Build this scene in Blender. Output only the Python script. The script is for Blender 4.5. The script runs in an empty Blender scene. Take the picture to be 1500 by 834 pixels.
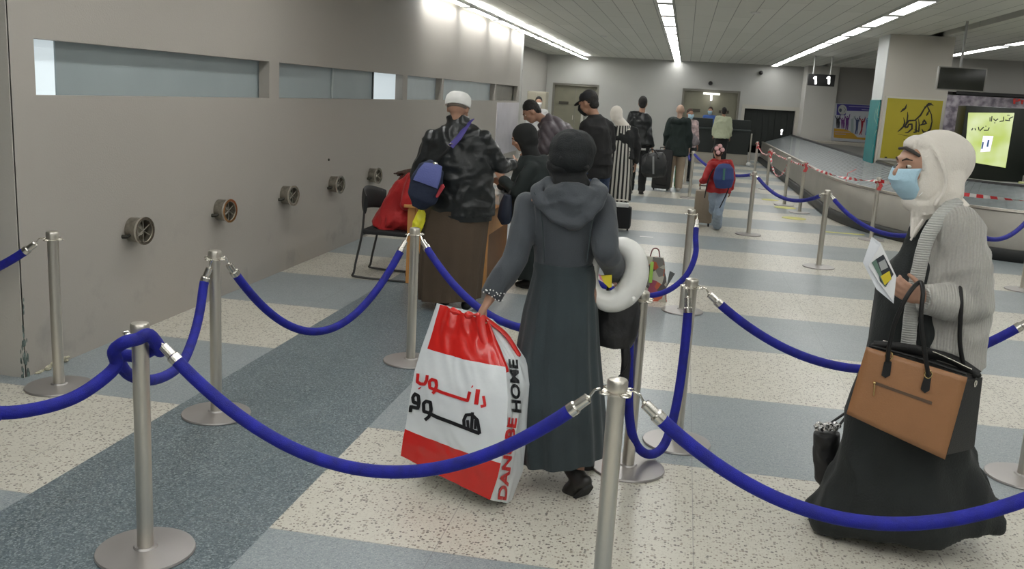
import bpy, bmesh, math, random
from mathutils import Vector, Matrix, Quaternion, noise
from mathutils.bvhtree import BVHTree
random.seed(7)
V = Vector
SC = bpy.context.scene
COL = SC.collection

# ------------------------------------------------------------------ camera
FPX = 1359.0
CAMH = 1.8
_Y = V((256, 266, -FPX)).normalized()
_D = V((-373, -6580, -FPX)).normalized()
_X = _Y.cross(-_D).normalized()
_Z = _X.cross(_Y).normalized()
M3 = Matrix((_X, _Y, _Z))                 # rows: world axes in camera space -> cam to world
CAMPOS = V((0, 0, CAMH))
cd = bpy.data.cameras.new('camera'); cam = bpy.data.objects.new('camera', cd); COL.objects.link(cam)
cd.sensor_width = 36; cd.lens = FPX / 1500 * 36; cd.clip_end = 200; cd.clip_start = 0.05
cam.matrix_world = Matrix.Translation(CAMPOS) @ M3.to_4x4()
SC.camera = cam

def ray(px, py): return (M3 @ V((px - 750, 417 - py, -FPX)))
def P(px, py, Y):                          # world point seen at a photo position, at distance Y down the hall
    r = ray(px, py); return CAMPOS + r * (Y / r.y)
def G(px, py, z=0.0):                      # point of a level plane
    r = ray(px, py); return CAMPOS + r * ((z - CAMH) / r.z)
def PX(px, py, x):
    r = ray(px, py); return CAMPOS + r * (x / r.x)

# ------------------------------------------------------------------ materials
MATS = {}
def mat(name, col, rough=0.6, metal=0.0, bump=0.0, bscale=60.0, var=0.0, vscale=4.0, emit=0.0, spec=0.5, sheen=0.0, stretch=(1, 1, 1), alpha=1.0, trans=0.0, coat=0.0):
    if name in MATS: return MATS[name]
    m = bpy.data.materials.new(name); m.use_nodes = True
    nt = m.node_tree; N = nt.nodes; L = nt.links
    b = N['Principled BSDF']
    b.inputs['Base Color'].default_value = (*col, 1); b.inputs['Roughness'].default_value = rough
    b.inputs['Metallic'].default_value = metal
    b.inputs['Specular IOR Level'].default_value = spec
    if sheen: b.inputs['Sheen Weight'].default_value = sheen
    if coat: b.inputs['Coat Weight'].default_value = coat; b.inputs['Coat Roughness'].default_value = .15
    if alpha < 1: b.inputs['Alpha'].default_value = alpha
    if trans: b.inputs['Transmission Weight'].default_value = trans
    if emit:
        b.inputs['Emission Color'].default_value = (*col, 1); b.inputs['Emission Strength'].default_value = emit
    tc = N.new('ShaderNodeTexCoord'); mp = N.new('ShaderNodeMapping'); mp.inputs['Scale'].default_value = stretch
    L.new(tc.outputs['Object'], mp.inputs['Vector'])
    if var:
        n = N.new('ShaderNodeTexNoise'); n.inputs['Scale'].default_value = vscale; n.inputs['Detail'].default_value = 4
        L.new(mp.outputs[0], n.inputs['Vector'])
        r = N.new('ShaderNodeValToRGB'); r.color_ramp.elements[0].position = .3; r.color_ramp.elements[1].position = .7
        r.color_ramp.elements[0].color = (*[max(0, c * (1 - var)) for c in col], 1)
        r.color_ramp.elements[1].color = (*[min(1, c * (1 + var)) for c in col], 1)
        L.new(n.outputs['Fac'], r.inputs['Fac']); L.new(r.outputs['Color'], b.inputs['Base Color'])
    if bump:
        n2 = N.new('ShaderNodeTexNoise'); n2.inputs['Scale'].default_value = bscale; n2.inputs['Detail'].default_value = 3
        L.new(mp.outputs[0], n2.inputs['Vector'])
        bp = N.new('ShaderNodeBump'); bp.inputs['Strength'].default_value = bump; bp.inputs['Distance'].default_value = .01
        L.new(n2.outputs['Fac'], bp.inputs['Height']); L.new(bp.outputs[0], b.inputs['Normal'])
    MATS[name] = m
    return m

def s2l(r, g, b):
    f = lambda c: (c / 255 / 12.92) if c / 255 <= .04045 else ((c / 255 + .055) / 1.055) ** 2.4
    return (f(r), f(g), f(b))

# ------------------------------------------------------------------ object helpers
def link(o, parent=None):
    COL.objects.link(o)
    if parent is not None: o.parent = parent
    return o
def thing(name, label, cat, loc=(0, 0, 0), rz=0.0, group=None):
    o = bpy.data.objects.new(name, None); link(o); o.location = loc; o.rotation_euler = (0, 0, rz)
    o.empty_display_size = .1
    o['label'] = label; o['category'] = cat
    if group: o['group'] = group
    return o
def tag(o, label, cat, group=None):
    o['label'] = label; o['category'] = cat
    if group: o['group'] = group
    return o
def obj(name, bm, m, parent=None, smooth=True, origin=None, loc=None):
    """one mesh object; verts of bm are local to the parent unless origin (a world point) is given, then they are world"""
    if origin is not None: bmesh.ops.translate(bm, verts=bm.verts, vec=-V(origin))
    me = bpy.data.meshes.new(name); bmesh.ops.recalc_face_normals(bm, faces=bm.faces)
    bm.to_mesh(me); bm.free()
    for k in (m if isinstance(m, (list, tuple)) else [m]): me.materials.append(k)
    if smooth:
        for p in me.polygons: p.use_smooth = True
        try: me.set_sharp_from_angle(angle=math.radians(38))
        except Exception: pass
    o = bpy.data.objects.new(name, me); link(o, parent)
    if loc is not None: o.location = loc
    return o
def struct(name, bm, m, smooth=False, parent=None):
    o = obj(name, bm, m, parent, smooth)
    if parent is None: o['kind'] = 'structure'
    return o
def copy_tree(o, parent=None):
    c = o.copy(); COL.objects.link(c)
    if parent is not None: c.parent = parent
    for ch in list(o.children): copy_tree(ch, c)
    return c

def box(bm, a, b, bev=0.0, mi=0, R=None, c=None):
    a, b = V(a), V(b); mid = (a + b) / 2; d = b - a
    r = bmesh.ops.create_cube(bm, size=1); vs = r['verts']
    for v in vs: v.co = V((v.co.x * d.x, v.co.y * d.y, v.co.z * d.z)) + mid
    fs = list({f for v in vs for f in v.link_faces})
    if bev:
        es = list({e for v in vs for e in v.link_edges})
        rr = bmesh.ops.bevel(bm, geom=es, offset=bev, segments=2, affect='EDGES', profile=.6)
        fs = rr['faces']; vs = rr['verts']
        vs = list({v for f in fs for v in f.verts} | set(x for x in vs if x.is_valid))
        fs = list({f for v in vs for f in v.link_faces})
    for f in fs: f.material_index = mi
    if R is not None:
        cc = V(c) if c is not None else mid
        for v in vs: v.co = R @ (v.co - cc) + cc
    return vs
def frame(d, side=None):
    d = V(d).normalized()
    s = V(side) if side is not None else (V((1, 0, 0)) if abs(d.x) < .8 else V((0, 1, 0)))
    s = (s - d * s.dot(d))
    if s.length < 1e-5: s = d.orthogonal()
    s.normalize()
    return s, d.cross(s).normalized()
def tube(bm, pts, rad, side=None, n=12, cap=True, mi=0, rnd=False):
    """closed tube through pts; rad: float, list of float, or list of (a, b) with a along side"""
    pts = [V(p) for p in pts]
    if not isinstance(rad, (list, tuple)): rad = [rad] * len(pts)
    rings = []; prev = V(side) if side is not None else None
    for i, p in enumerate(pts):
        d = (pts[min(i + 1, len(pts) - 1)] - pts[max(i - 1, 0)])
        if d.length < 1e-7: d = V((0, 0, 1))
        s, t = frame(d, prev)
        if side is None: prev = s
        r = rad[i]; ra, rb = r if isinstance(r, (tuple, list)) else (r, r)
        rings.append([bm.verts.new(p + s * ra * math.cos(2 * math.pi * k / n) + t * rb * math.sin(2 * math.pi * k / n)) for k in range(n)])
    for i in range(len(rings) - 1):
        for k in range(n):
            f = bm.faces.new((rings[i][k], rings[i][(k + 1) % n], rings[i + 1][(k + 1) % n], rings[i + 1][k])); f.material_index = mi
    if cap:
        bm.faces.new(rings[0][::-1]).material_index = mi; bm.faces.new(rings[-1]).material_index = mi
    if rnd:
        for p, r in ((pts[0], rad[0]), (pts[-1], rad[-1])):
            rr = min(r) if isinstance(r, (tuple, list)) else r
            ell(bm, p, (rr, rr, rr))
def ell(bm, c, r, R=None, seg=16, mi=0):
    if not isinstance(r, (tuple, list, Vector)): r = (r, r, r)
    rr = bmesh.ops.create_uvsphere(bm, u_segments=seg, v_segments=max(8, seg * 2 // 3), radius=1)
    R = R or Matrix.Identity(3)
    for v in rr['verts']: v.co = R @ V((v.co.x * r[0], v.co.y * r[1], v.co.z * r[2])) + V(c)
    for f in {f for v in rr['verts'] for f in v.link_faces}: f.material_index = mi
def cyl(bm, a, b, r, r2=None, n=24, mi=0):
    tube(bm, [a, b], [r, r if r2 is None else r2], n=n, mi=mi)
def lathe(bm, prof, c=(0, 0, 0), n=40, mi=0, R=None, cap=True):
    R = R or Matrix.Identity(3); rings = []
    for r, z in prof:
        rings.append([bm.verts.new(R @ V((max(r, 1e-4) * math.cos(2 * math.pi * k / n), max(r, 1e-4) * math.sin(2 * math.pi * k / n), z)) + V(c)) for k in range(n)])
    for i in range(len(rings) - 1):
        for k in range(n):
            bm.faces.new((rings[i][k], rings[i][(k + 1) % n], rings[i + 1][(k + 1) % n], rings[i + 1][k])).material_index = mi
    if cap: bm.faces.new(rings[0][::-1]).material_index = mi; bm.faces.new(rings[-1]).material_index = mi
def poly(bm, pts, mi=0):
    f = bm.faces.new([bm.verts.new(V(p)) for p in pts]); f.material_index = mi; return f
def plate(bm, pts, nrm, th, mi=0):
    """thin slab from a flat outline"""
    nrm = V(nrm).normalized() * th; pts = [V(p) for p in pts]
    a = [bm.verts.new(p) for p in pts]; b = [bm.verts.new(p + nrm) for p in pts]; n = len(pts)
    bm.faces.new(a[::-1]).material_index = mi; bm.faces.new(b).material_index = mi
    for k in range(n): bm.faces.new((a[k], a[(k + 1) % n], b[(k + 1) % n], b[k])).material_index = mi
def smooth_path(pts, sub=6):
    pts = [V(p) for p in pts]; out = []
    for i in range(len(pts) - 1):
        p0 = pts[max(i - 1, 0)]; p1 = pts[i]; p2 = pts[i + 1]; p3 = pts[min(i + 2, len(pts) - 1)]
        for k in range(sub):
            t = k / sub
            out.append(.5 * ((2 * p1) + (p2 - p0) * t + (2 * p0 - 5 * p1 + 4 * p2 - p3) * t * t + (3 * p1 - p0 - 3 * p2 + p3) * t ** 3))
    out.append(pts[-1]); return out
def fuse(name, bm, voxel, m, parent, origin, smooth=3, fold=None, cut=None, dec=None):
    """union of the closed shells in bm as one continuous surface (world coords in, local to origin out)"""
    me = bpy.data.meshes.new('tmp'); bmesh.ops.recalc_face_normals(bm, faces=bm.faces); bm.to_mesh(me); bm.free()
    o = bpy.data.objects.new('tmp', me); COL.objects.link(o)
    r = o.modifiers.new('r', 'REMESH'); r.mode = 'VOXEL'; r.voxel_size = voxel; r.use_smooth_shade = True
    if smooth:
        s = o.modifiers.new('s', 'SMOOTH'); s.factor = .5; s.iterations = smooth
    dg = bpy.context.evaluated_depsgraph_get(); dg.update()
    nm = bpy.data.meshes.new_from_object(o.evaluated_get(dg))
    bpy.data.objects.remove(o); bpy.data.meshes.remove(me)
    if fold or cut:
        b2 = bmesh.new(); b2.from_mesh(nm); b2.normal_update()
        if fold:
            mv = [(v, v.normal * fold(v.co)) for v in b2.verts]
            for v, d in mv: v.co += d
        if cut:
            bmesh.ops.delete(b2, geom=[v for v in b2.verts if cut(v.co)], context='VERTS')
        b2.to_mesh(nm); b2.free()
    nm.transform(Matrix.Translation(-V(origin)))
    nm.name = name; nm.materials.clear(); nm.materials.append(m)
    for p in nm.polygons: p.use_smooth = True
    q = bpy.data.objects.new(name, nm); link(q, parent)
    return q
def folds(amp, sc, seed=0, ridge=True):
    sx, sy, sz = sc; off = V((seed * 3.1, seed * 1.7, seed * .9))
    def f(c):
        p = V((c.x * sx, c.y * sy, c.z * sz)) + off
        w = noise.noise_vector(p * .6) * .6
        n = noise.noise(p + w)
        if ridge: return amp * (1 - 2 * abs(n) * 1.6) * .7 + amp * .35 * noise.noise(p * 2.3)
        return amp * n
    return f
def ribbon(bm, pts, w, f, mi=0, step=4.0):
    """flat stroke along 2-D points with width(s) w, mapped by f(x, y)"""
    q = []
    ws = w if isinstance(w, (list, tuple)) else [w] * len(pts)
    for i in range(len(pts) - 1):
        a, b = V(pts[i]), V(pts[i + 1]); n = max(1, int((b - a).length / step))
        for k in range(n): q.append((a.lerp(b, k / n), ws[i] + (ws[i + 1] - ws[i]) * k / n))
    q.append((V(pts[-1]), ws[-1]))
    prev = None
    for i, (p, ww) in enumerate(q):
        d = q[min(i + 1, len(q) - 1)][0] - q[max(i - 1, 0)][0]
        if d.length < 1e-6: continue
        d.normalize(); nn = V((-d.y, d.x)) * ww / 2
        A, B = f(*(p + nn)), f(*(p - nn))
        if A is None or B is None: prev = None; continue
        cur = (bm.verts.new(A), bm.verts.new(B))
        if prev: bm.faces.new((prev[0], prev[1], cur[1], cur[0])).material_index = mi
        prev = cur
def text_mesh(s, cuts=3, bold=0.0):
    """triangles of a line of lettering, height ~1"""
    cu = bpy.data.curves.new('t', 'FONT'); cu.body = s; cu.size = 1; cu.offset = bold; cu.resolution_u = 3
    o = bpy.data.objects.new('t', cu); COL.objects.link(o)
    dg = bpy.context.evaluated_depsgraph_get(); me = bpy.data.meshes.new_from_object(o.evaluated_get(dg))
    bpy.data.objects.remove(o)
    bm = bmesh.new(); bm.from_mesh(me); bpy.data.meshes.remove(me)
    bmesh.ops.triangulate(bm, faces=bm.faces)
    for _ in range(cuts):
        es = [e for e in bm.edges if e.calc_length() > .15]
        if not es: break
        bmesh.ops.subdivide_edges(bm, edges=es, cuts=1); bmesh.ops.triangulate(bm, faces=bm.faces)
    xs = [v.co.x for v in bm.verts]; ys = [v.co.y for v in bm.verts]
    x0, x1, y0, y1 = min(xs), max(xs), min(ys), max(ys)
    for v in bm.verts: v.co = V(((v.co.x - x0) / (x1 - x0), (v.co.y - y0) / (y1 - y0), 0))
    return bm
def map_text(bm, s, f, bold=0.0, cuts=3, mi=0):
    t = text_mesh(s, cuts, bold); mp = {}
    for v in t.verts:
        p = f(v.co.x, v.co.y); mp[v.index] = None if p is None else bm.verts.new(p)
    for fc in t.faces:
        vs = [mp[v.index] for v in fc.verts]
        if all(vs): bm.faces.new(vs).material_index = mi
    t.free()
def onto(o, off=.003):
    """function (photo x, y) -> point just above the surface of mesh object o"""
    mw = Matrix.Translation(o.parent.location if o.parent else V((0, 0, 0)))
    b = bmesh.new(); b.from_mesh(o.data); b.transform(mw); t = BVHTree.FromBMesh(b); b.free()
    def f(x, y):
        r = ray(x, y).normalized(); h = t.ray_cast(CAMPOS, r)
        if h[0] is None: return None
        n = h[1]
        if n.dot(r) > 0: n = -n
        return h[0] + n * off
    return f
def decal(name, build, m, parent, origin):
    bm = bmesh.new(); build(bm); bmesh.ops.translate(bm, verts=bm.verts, vec=-V(origin))
    me = bpy.data.meshes.new(name); bm.to_mesh(me); bm.free()
    for k in (m if isinstance(m, (list, tuple)) else [m]): me.materials.append(k)
    o = bpy.data.objects.new(name, me); link(o, parent); return o

# ------------------------------------------------------------------ shared materials
steel = mat('brushed_steel', (.60, .57, .51), .34, .9, bump=.05, bscale=200, stretch=(1, 1, .05), var=.06, vscale=30)
steel_d = mat('dull_steel', (.30, .28, .24), .38, .9, var=.25, vscale=25)
chrome = mat('chrome', (.75, .72, .66), .18, 1)
base_m = mat('base_plate_steel', (.42, .40, .39), .42, .75, var=.05)
velvet = mat('blue_velvet', (.003, .006, .24), .7, 0, bump=.35, bscale=300, var=.3, vscale=18, sheen=.08)
velvet.node_tree.nodes['Principled BSDF'].inputs['Sheen Tint'].default_value = (.10, .15, 1, 1)
black = mat('black_plastic', (.012, .012, .013), .45)
white_p = mat('white_paint', (.72, .72, .70), .5)
skin = mat('skin', (.42, .235, .16), .5, var=.08, vscale=20)
skin_d = mat('skin_tan', (.34, .175, .115), .5, var=.08, vscale=20)

# ================================================================== THE SETTING
def terrazzo():
    m = bpy.data.materials.new('terrazzo_floor'); m.use_nodes = True
    nt = m.node_tree; N = nt.nodes; L = nt.links; b = N['Principled BSDF']
    g = N.new('ShaderNodeNewGeometry'); sp = N.new('ShaderNodeSeparateXYZ'); L.new(g.outputs['Position'], sp.inputs[0])
    def mth(op, a, bb=None, c=None):
        n = N.new('ShaderNodeMath'); n.operation = op
        for i, x in enumerate((a, bb, c)):
            if x is None: continue
            if isinstance(x, (int, float)): n.inputs[i].default_value = x
            else: L.new(x, n.inputs[i])
        return n.outputs[0]
    def mix(f, a, bb):
        n = N.new('ShaderNodeMix'); n.data_type = 'RGBA'
        if isinstance(f, (int, float)): n.inputs[0].default_value = f
        else: L.new(f, n.inputs[0])
        for i, x in ((6, a), (7, bb)):
            if isinstance(x, tuple): n.inputs[i].default_value = (*x, 1)
            else: L.new(x, n.inputs[i])
        return n.outputs[2]
    def vor(scale, thr, rad):
        v = N.new('ShaderNodeTexVoronoi'); v.voronoi_dimensions = '2D'; v.inputs['Scale'].default_value = scale; L.new(g.outputs['Position'], v.inputs['Vector'])
        s = N.new('ShaderNodeSeparateColor'); L.new(v.outputs['Color'], s.inputs[0])
        m1 = mth('GREATER_THAN', s.outputs[0], thr)
        r = mth('MULTIPLY', s.outputs[1], rad)
        m2 = mth('LESS_THAN', v.outputs['Distance'], r)
        return mth('MULTIPLY', m1, m2), s.outputs[2]
    def nz(scale, det=3):
        n = N.new('ShaderNodeTexNoise'); n.inputs['Scale'].default_value = scale; n.inputs['Detail'].default_value = det
        L.new(g.outputs['Position'], n.inputs['Vector']); return n.outputs['Fac']
    # pale stripe: cream ground with small dark and tan chips
    d1, c1 = vor(75, .55, .55); d2, c2 = vor(130, .5, .6)
    chip = mix(c1, (.07, .06, .06), (.30, .25, .20))
    pale = mix(nz(3), (.53, .51, .44), (.61, .585, .515))
    pale = mix(mth('MULTIPLY', d2, .45), pale, (.40, .37, .31)); pale = mix(mth('MULTIPLY', d1, .85), pale, chip)
    # grey stripe
    e1, c3 = vor(110, .3, .6); e2, c4 = vor(170, .4, .7)
    grey = mix(nz(3), (.235, .27, .285), (.285, .32, .332))
    grey = mix(mth('MULTIPLY', e2, .5), grey, (.42, .45, .46)); grey = mix(mth('MULTIPLY', e1, .5), grey, mix(c3, (.10, .13, .15), (.22, .25, .28)))
    # dark band
    f1, c5 = vor(95, .15, .8); f2, c6 = vor(140, .25, .8)
    dark = mix(nz(2.5), (.085, .115, .135), (.12, .15, .17))
    dark = mix(mth('MULTIPLY', f1, .8), dark, mix(c5, (.022, .045, .055), (.24, .29, .31))); dark = mix(mth('MULTIPLY', f2, .7), dark, mix(c6, (.03, .05, .06), (.36, .41, .42)))
    st = mth('FRACT', mth('DIVIDE', mth('SUBTRACT', sp.outputs[1], 3.3 - 24.5), 2.45))
    iswhite = mth('LESS_THAN', st, .5)
    col = mix(iswhite, grey, pale)
    band = mth('MULTIPLY', mth('GREATER_THAN', sp.outputs[0], -2.62), mth('LESS_THAN', sp.outputs[0], -1.525))
    col = mix(band, col, dark)
    # fine joints between slabs
    jx = mth('FRACT', mth('DIVIDE', mth('ADD', sp.outputs[0], 24.4 - .11), 1.02))
    j = mth('LESS_THAN', jx, .004)
    jy = mth('LESS_THAN', mth('FRACT', mth('DIVIDE', mth('SUBTRACT', sp.outputs[1], 3.3 - 24.5), 1.225)), .004)
    col = mix(mth('MULTIPLY', mth('MAXIMUM', j, jy), .45), col, (.12, .12, .12))
    # scuffs
    sc = N.new('ShaderNodeTexNoise'); sc.inputs['Scale'].default_value = 1.3; sc.inputs['Detail'].default_value = 6; L.new(g.outputs['Position'], sc.inputs['Vector'])
    rr = N.new('ShaderNodeMapRange'); rr.inputs['From Min'].default_value = .35; rr.inputs['From Max'].default_value = .7; rr.inputs['To Min'].default_value = .31; rr.inputs['To Max'].default_value = .37
    L.new(sc.outputs['Fac'], rr.inputs['Value']); L.new(rr.outputs[0], b.inputs['Roughness'])
    L.new(col, b.inputs['Base Color']); b.inputs['Specular IOR Level'].default_value = .5
    return m
bm = bmesh.new(); box(bm, (-9, -9, -.15), (16, 36, 0)); struct('floor', bm, terrazzo())

def wall_mat(name, col, dirt=.25):
    m = mat(name, col, .72, bump=.12, bscale=90)
    nt = m.node_tree; N = nt.nodes; L = nt.links; b = N['Principled BSDF']
    g = N.new('ShaderNodeNewGeometry'); sp = N.new('ShaderNodeSeparateXYZ'); L.new(g.outputs['Position'], sp.inputs[0])
    n = N.new('ShaderNodeTexNoise'); n.inputs['Scale'].default_value = 2.2; n.inputs['Detail'].default_value = 7; n.inputs['Roughness'].default_value = .6; L.new(g.outputs['Position'], n.inputs['Vector'])
    r = N.new('ShaderNodeMapRange'); r.inputs['From Min'].default_value = .56; r.inputs['From Max'].default_value = .72; L.new(n.outputs['Fac'], r.inputs['Value'])
    low = N.new('ShaderNodeMapRange'); low.inputs['From Min'].default_value = .9; low.inputs['From Max'].default_value = 0; L.new(sp.outputs[2], low.inputs['Value'])
    mu = N.new('ShaderNodeMath'); mu.operation = 'MULTIPLY'; L.new(r.outputs[0], mu.inputs[0]); L.new(low.outputs[0], mu.inputs[1])
    mu2 = N.new('ShaderNodeMath'); mu2.operation = 'MULTIPLY'; L.new(mu.outputs[0], mu2.inputs[0]); mu2.inputs[1].default_value = dirt * 2
    n3 = N.new('ShaderNodeTexNoise'); n3.inputs['Scale'].default_value = .7; n3.inputs['Detail'].default_value = 3; L.new(g.outputs['Position'], n3.inputs['Vector'])
    mx0 = N.new('ShaderNodeMix'); mx0.data_type = 'RGBA'; L.new(n3.outputs['Fac'], mx0.inputs[0]); mx0.inputs[6].default_value = (*[c * .94 for c in col], 1); mx0.inputs[7].default_value = (*[c * 1.05 for c in col], 1)
    mx = N.new('ShaderNodeMix'); mx.data_type = 'RGBA'; L.new(mu2.outputs[0], mx.inputs[0]); L.new(mx0.outputs[2], mx.inputs[6]); mx.inputs[7].default_value = (.16, .17, .16, 1)
    L.new(mx.outputs[2], b.inputs['Base Color'])
    return m
wallm = wall_mat('wall_paint', (.37, .345, .31))
wallf = wall_mat('wall_paint_lit', (.47, .45, .41), .1)  # same wall, lightened in colour for the light on its return face
backm = wall_mat('back_wall_paint', (.47, .47, .45), .0)
WX = -3.68; CEIL = 3.2; WE = 20.75
wins = [(4.86, 7.95), (8.16, 11.98), (12.19, 14.0), (14.1, 18.05), (18.2, 20.55)]
ZL, ZH = 1.635, 1.955
bm = bmesh.new()
box(bm, (WX - .1, 4.65, 0), (WX, WE, ZL)); box(bm, (WX - .1, 4.65, ZH), (WX, WE, CEIL))
ys = [4.65] + [y for w in wins for y in w] + [WE]
for i in range(0, len(ys), 2): box(bm, (WX - .1, ys[i], ZL), (WX, ys[i + 1], ZH))
struct('wall_left', bm, wallm)
bm = bmesh.new(); box(bm, (-9, 4.65, 0), (WX - .1, 4.85, CEIL)); box(bm, (WX - .1, 4.645, 0), (WX, 4.66, CEIL)); struct('wall_left_return', bm, wallf)
bm = bmesh.new(); box(bm, (WX - .35, WE, 0), (WX, WE + .25, CEIL)); struct('wall_left_end', bm, backm)
# frosted panes set behind the openings
fro = mat('frosted_glass_blue', (.27, .315, .32), .35, var=.1, vscale=1.2, emit=0.03)
fro2 = mat('frosted_glass_pale', (.42, .47, .48), .3, var=.05, emit=.04)
lit = mat('lit_white_pane', (.62, .70, .74), .4, emit=.22)
fro3 = mat('frosted_glass_warm', (.30, .29, .26), .4, var=.1)
seg = {1: [(4.80, 5.2, lit), (5.2, 8.05, fro)],
       2: [(8.06, 9.75, fro), (9.75, 11.1, fro), (11.1, 12.08, lit)],
       3: [(12.1, 12.3, lit), (12.3, 14.05, fro2)], 4: [(14.06, 18.13, fro2)], 5: [(18.14, 20.65, fro3)]}
for k, ss in seg.items():
    for (a, b, m) in ss:
        bm = bmesh.new(); box(bm, (WX - .135, a, ZL - .05), (WX - .115, b - .012, ZH + .05)); o = struct('window_%d' % k, bm, m)
bm = bmesh.new(); box(bm, (WX - .112, 11.075, ZL), (WX - .10, 11.11, ZH)); struct('trim_1', bm, mat('dark_trim', (.05, .06, .06), .5))
bm = bmesh.new(); box(bm, (WX - .112, 9.73, ZL), (WX - .10, 9.76, ZH)); struct('trim_2', bm, mat('pale_trim', (.45, .5, .5), .5))
bm = bmesh.new(); box(bm, (WX - .1125, 8.16, ZL), (WX - .10, 8.36, ZH)); struct('trim_3', bm, mat('olive_trim', (.085, .095, .085), .5))
# chipped corner at the foot of the wall
chips = mat('chipped_plaster', (.10, .13, .12), .9, var=.7, vscale=30)
bm = bmesh.new()
for i in range(90):
    z = .5 * random.random() ** 1.5; s = random.uniform(.004, .011) * (1.3 - z)
    ell(bm, (WX - .002 + random.uniform(-.02, .004) * (1 - z), 4.645 + random.uniform(0, .045) * (1.0 - z), z), (s * .55, s * .8, s * 2.2), seg=6)
struct('trim_4', bm, chips)
bm = bmesh.new()
for i in range(9):
    ell(bm, (WX + random.uniform(0, .03), 4.75 + i * .035, random.uniform(0, .03)), (random.uniform(.01, .03), random.uniform(.02, .04), random.uniform(.005, .02)), seg=6)
struct('trim_5', bm, mat('crumbled_plaster', (.42, .40, .30), .9, var=.5, vscale=30))

# end wall with its doors
BY = 33.0
bm = bmesh.new()
segs = [(-9, -4.67, 0, CEIL), (-4.67, -3.04, 2.24, CEIL), (-3.04, -.18, 0, CEIL), (-.18, 1.76, 2.29, CEIL), (1.76, 1.96, 0, CEIL), (1.96, 3.62, 1.74, CEIL), (1.96, 3.62, 0, .25), (3.62, 7.6, 0, CEIL)]
for x0, x1, z0, z1 in segs: box(bm, (x0, BY, z0), (x1, BY + .3, z1))
struct('wall_back', bm, backm)
doorm = mat('door_olive', (.22, .21, .155), .5, var=.05); dfr = mat('door_frame_grey', (.20, .19, .16), .5); plaque = mat('door_plaque', (.06, .055, .04), .5)
def door(n, x0, x1, top, leafs):
    bm = bmesh.new(); box(bm, (x0, BY + .14, 0), (x1, BY + .22, top)); o = struct('door_%d' % n, bm, doorm)
    bm = bmesh.new(); w = .07
    box(bm, (x0, BY + .02, 0), (x0 + w, BY + .16, top)); box(bm, (x1 - w, BY + .02, 0), (x1, BY + .16, top)); box(bm, (x0 + w, BY + .02, top - w), (x1 - w, BY + .16, top))
    for i in range(1, leafs):
        x = x0 + (x1 - x0) * i / leafs; box(bm, (x - .01, BY + .125, 0), (x + .01, BY + .142, top))
    obj('door_frame', bm, dfr, o, False)
    for i in range(leafs):
        x = x0 + (x1 - x0) * (i + .5) / leafs
        bm = bmesh.new(); box(bm, (x - .17, BY + .12, 1.52), (x + .17, BY + .14, 1.62)); obj('plaque', bm, plaque, o, False)
        bm = bmesh.new(); cyl(bm, (x + .35, BY + .08, 1.0), (x + .35, BY + .08, 1.15), .012); obj('handle', bm, steel, o)
door(1, -4.67, -3.04, 2.24, 2); door(2, -.18, 1.76, 2.29, 2)
# baggage opening: pale frame, black void behind
bm = bmesh.new(); box(bm, (1.96, BY + 1.2, -.1), (3.62, BY + 1.3, 1.9)); box(bm, (1.8, BY + .3, -.1), (1.95, BY + 1.3, 1.9)); box(bm, (3.63, BY + .3, -.1), (3.8, BY + 1.3, 1.9)); box(bm, (1.8, BY + .3, 1.75), (3.8, BY + 1.3, 1.9))
struct('wall_belt_opening', bm, mat('void_black', (.008, .011, .010), .8))
bm = bmesh.new(); box(bm, (1.86, BY - .03, .2), (1.96, BY + .1, 1.86)); box(bm, (3.62, BY - .03, .2), (3.74, BY + .1, 1.86)); box(bm, (1.96, BY - .03, 1.735), (3.62, BY + .1, 1.86))
struct('trim_6', bm, mat('opening_frame', (.50, .48, .43), .5))
flapm = mat('rubber_flap', (.012, .016, .014), .55)
sf = thing('strip_curtain', 'black rubber strip curtain hanging in the baggage opening of the end wall', 'curtain', (2.0, BY + .12, 0))
for k in range(8):
    bm = bmesh.new(); x = k * .2; box(bm, (x, 0, .5), (x + .19, .012 + .004 * (k % 2), 1.735)); obj('strip', bm, flapm, sf, False)
# pillar and recess at the far end, then the hall's other side
bm = bmesh.new(); box(bm, (3.74, 31.9, 0), (4.72, 33.0, CEIL), .01); struct('column_1', bm, wall_mat('pillar_paint', (.60, .59, .56), .0))
bm = bmesh.new(); box(bm, (3.6, 30.6, 0), (6.9, 31.7, .86), .01); struct('wall_low_ledge', bm, mat('ledge_beige', (.46, .43, .38), .5))
rec = wall_mat('recess_grey', (.33, .32, .30), .0)
bm = bmesh.new(); box(bm, (4.72, 32.0, 0), (16, 32.3, CEIL)); struct('wall_recess', bm, rec)
bm = bmesh.new(); box(bm, (15.9, -9, 0), (16.1, 36, 3.2)); struct('wall_right', bm, backm)
bm = bmesh.new(); box(bm, (-9, -9.2, 0), (16, -9, 3.2)); struct('wall_front', bm, backm)
bm = bmesh.new(); box(bm, (-9.2, -9, 0), (-9, 33, 3.2)); struct('wall_far_left', bm, rec)
# recess past the corridor wall
bm = bmesh.new(); box(bm, (-9, 26.0, 0), (-4.55, 26.2, 2.45)); box(bm, (-4.95, 26.2, 0), (-4.9, 33, CEIL)); struct('wall_left_recess', bm, rec)

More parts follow.
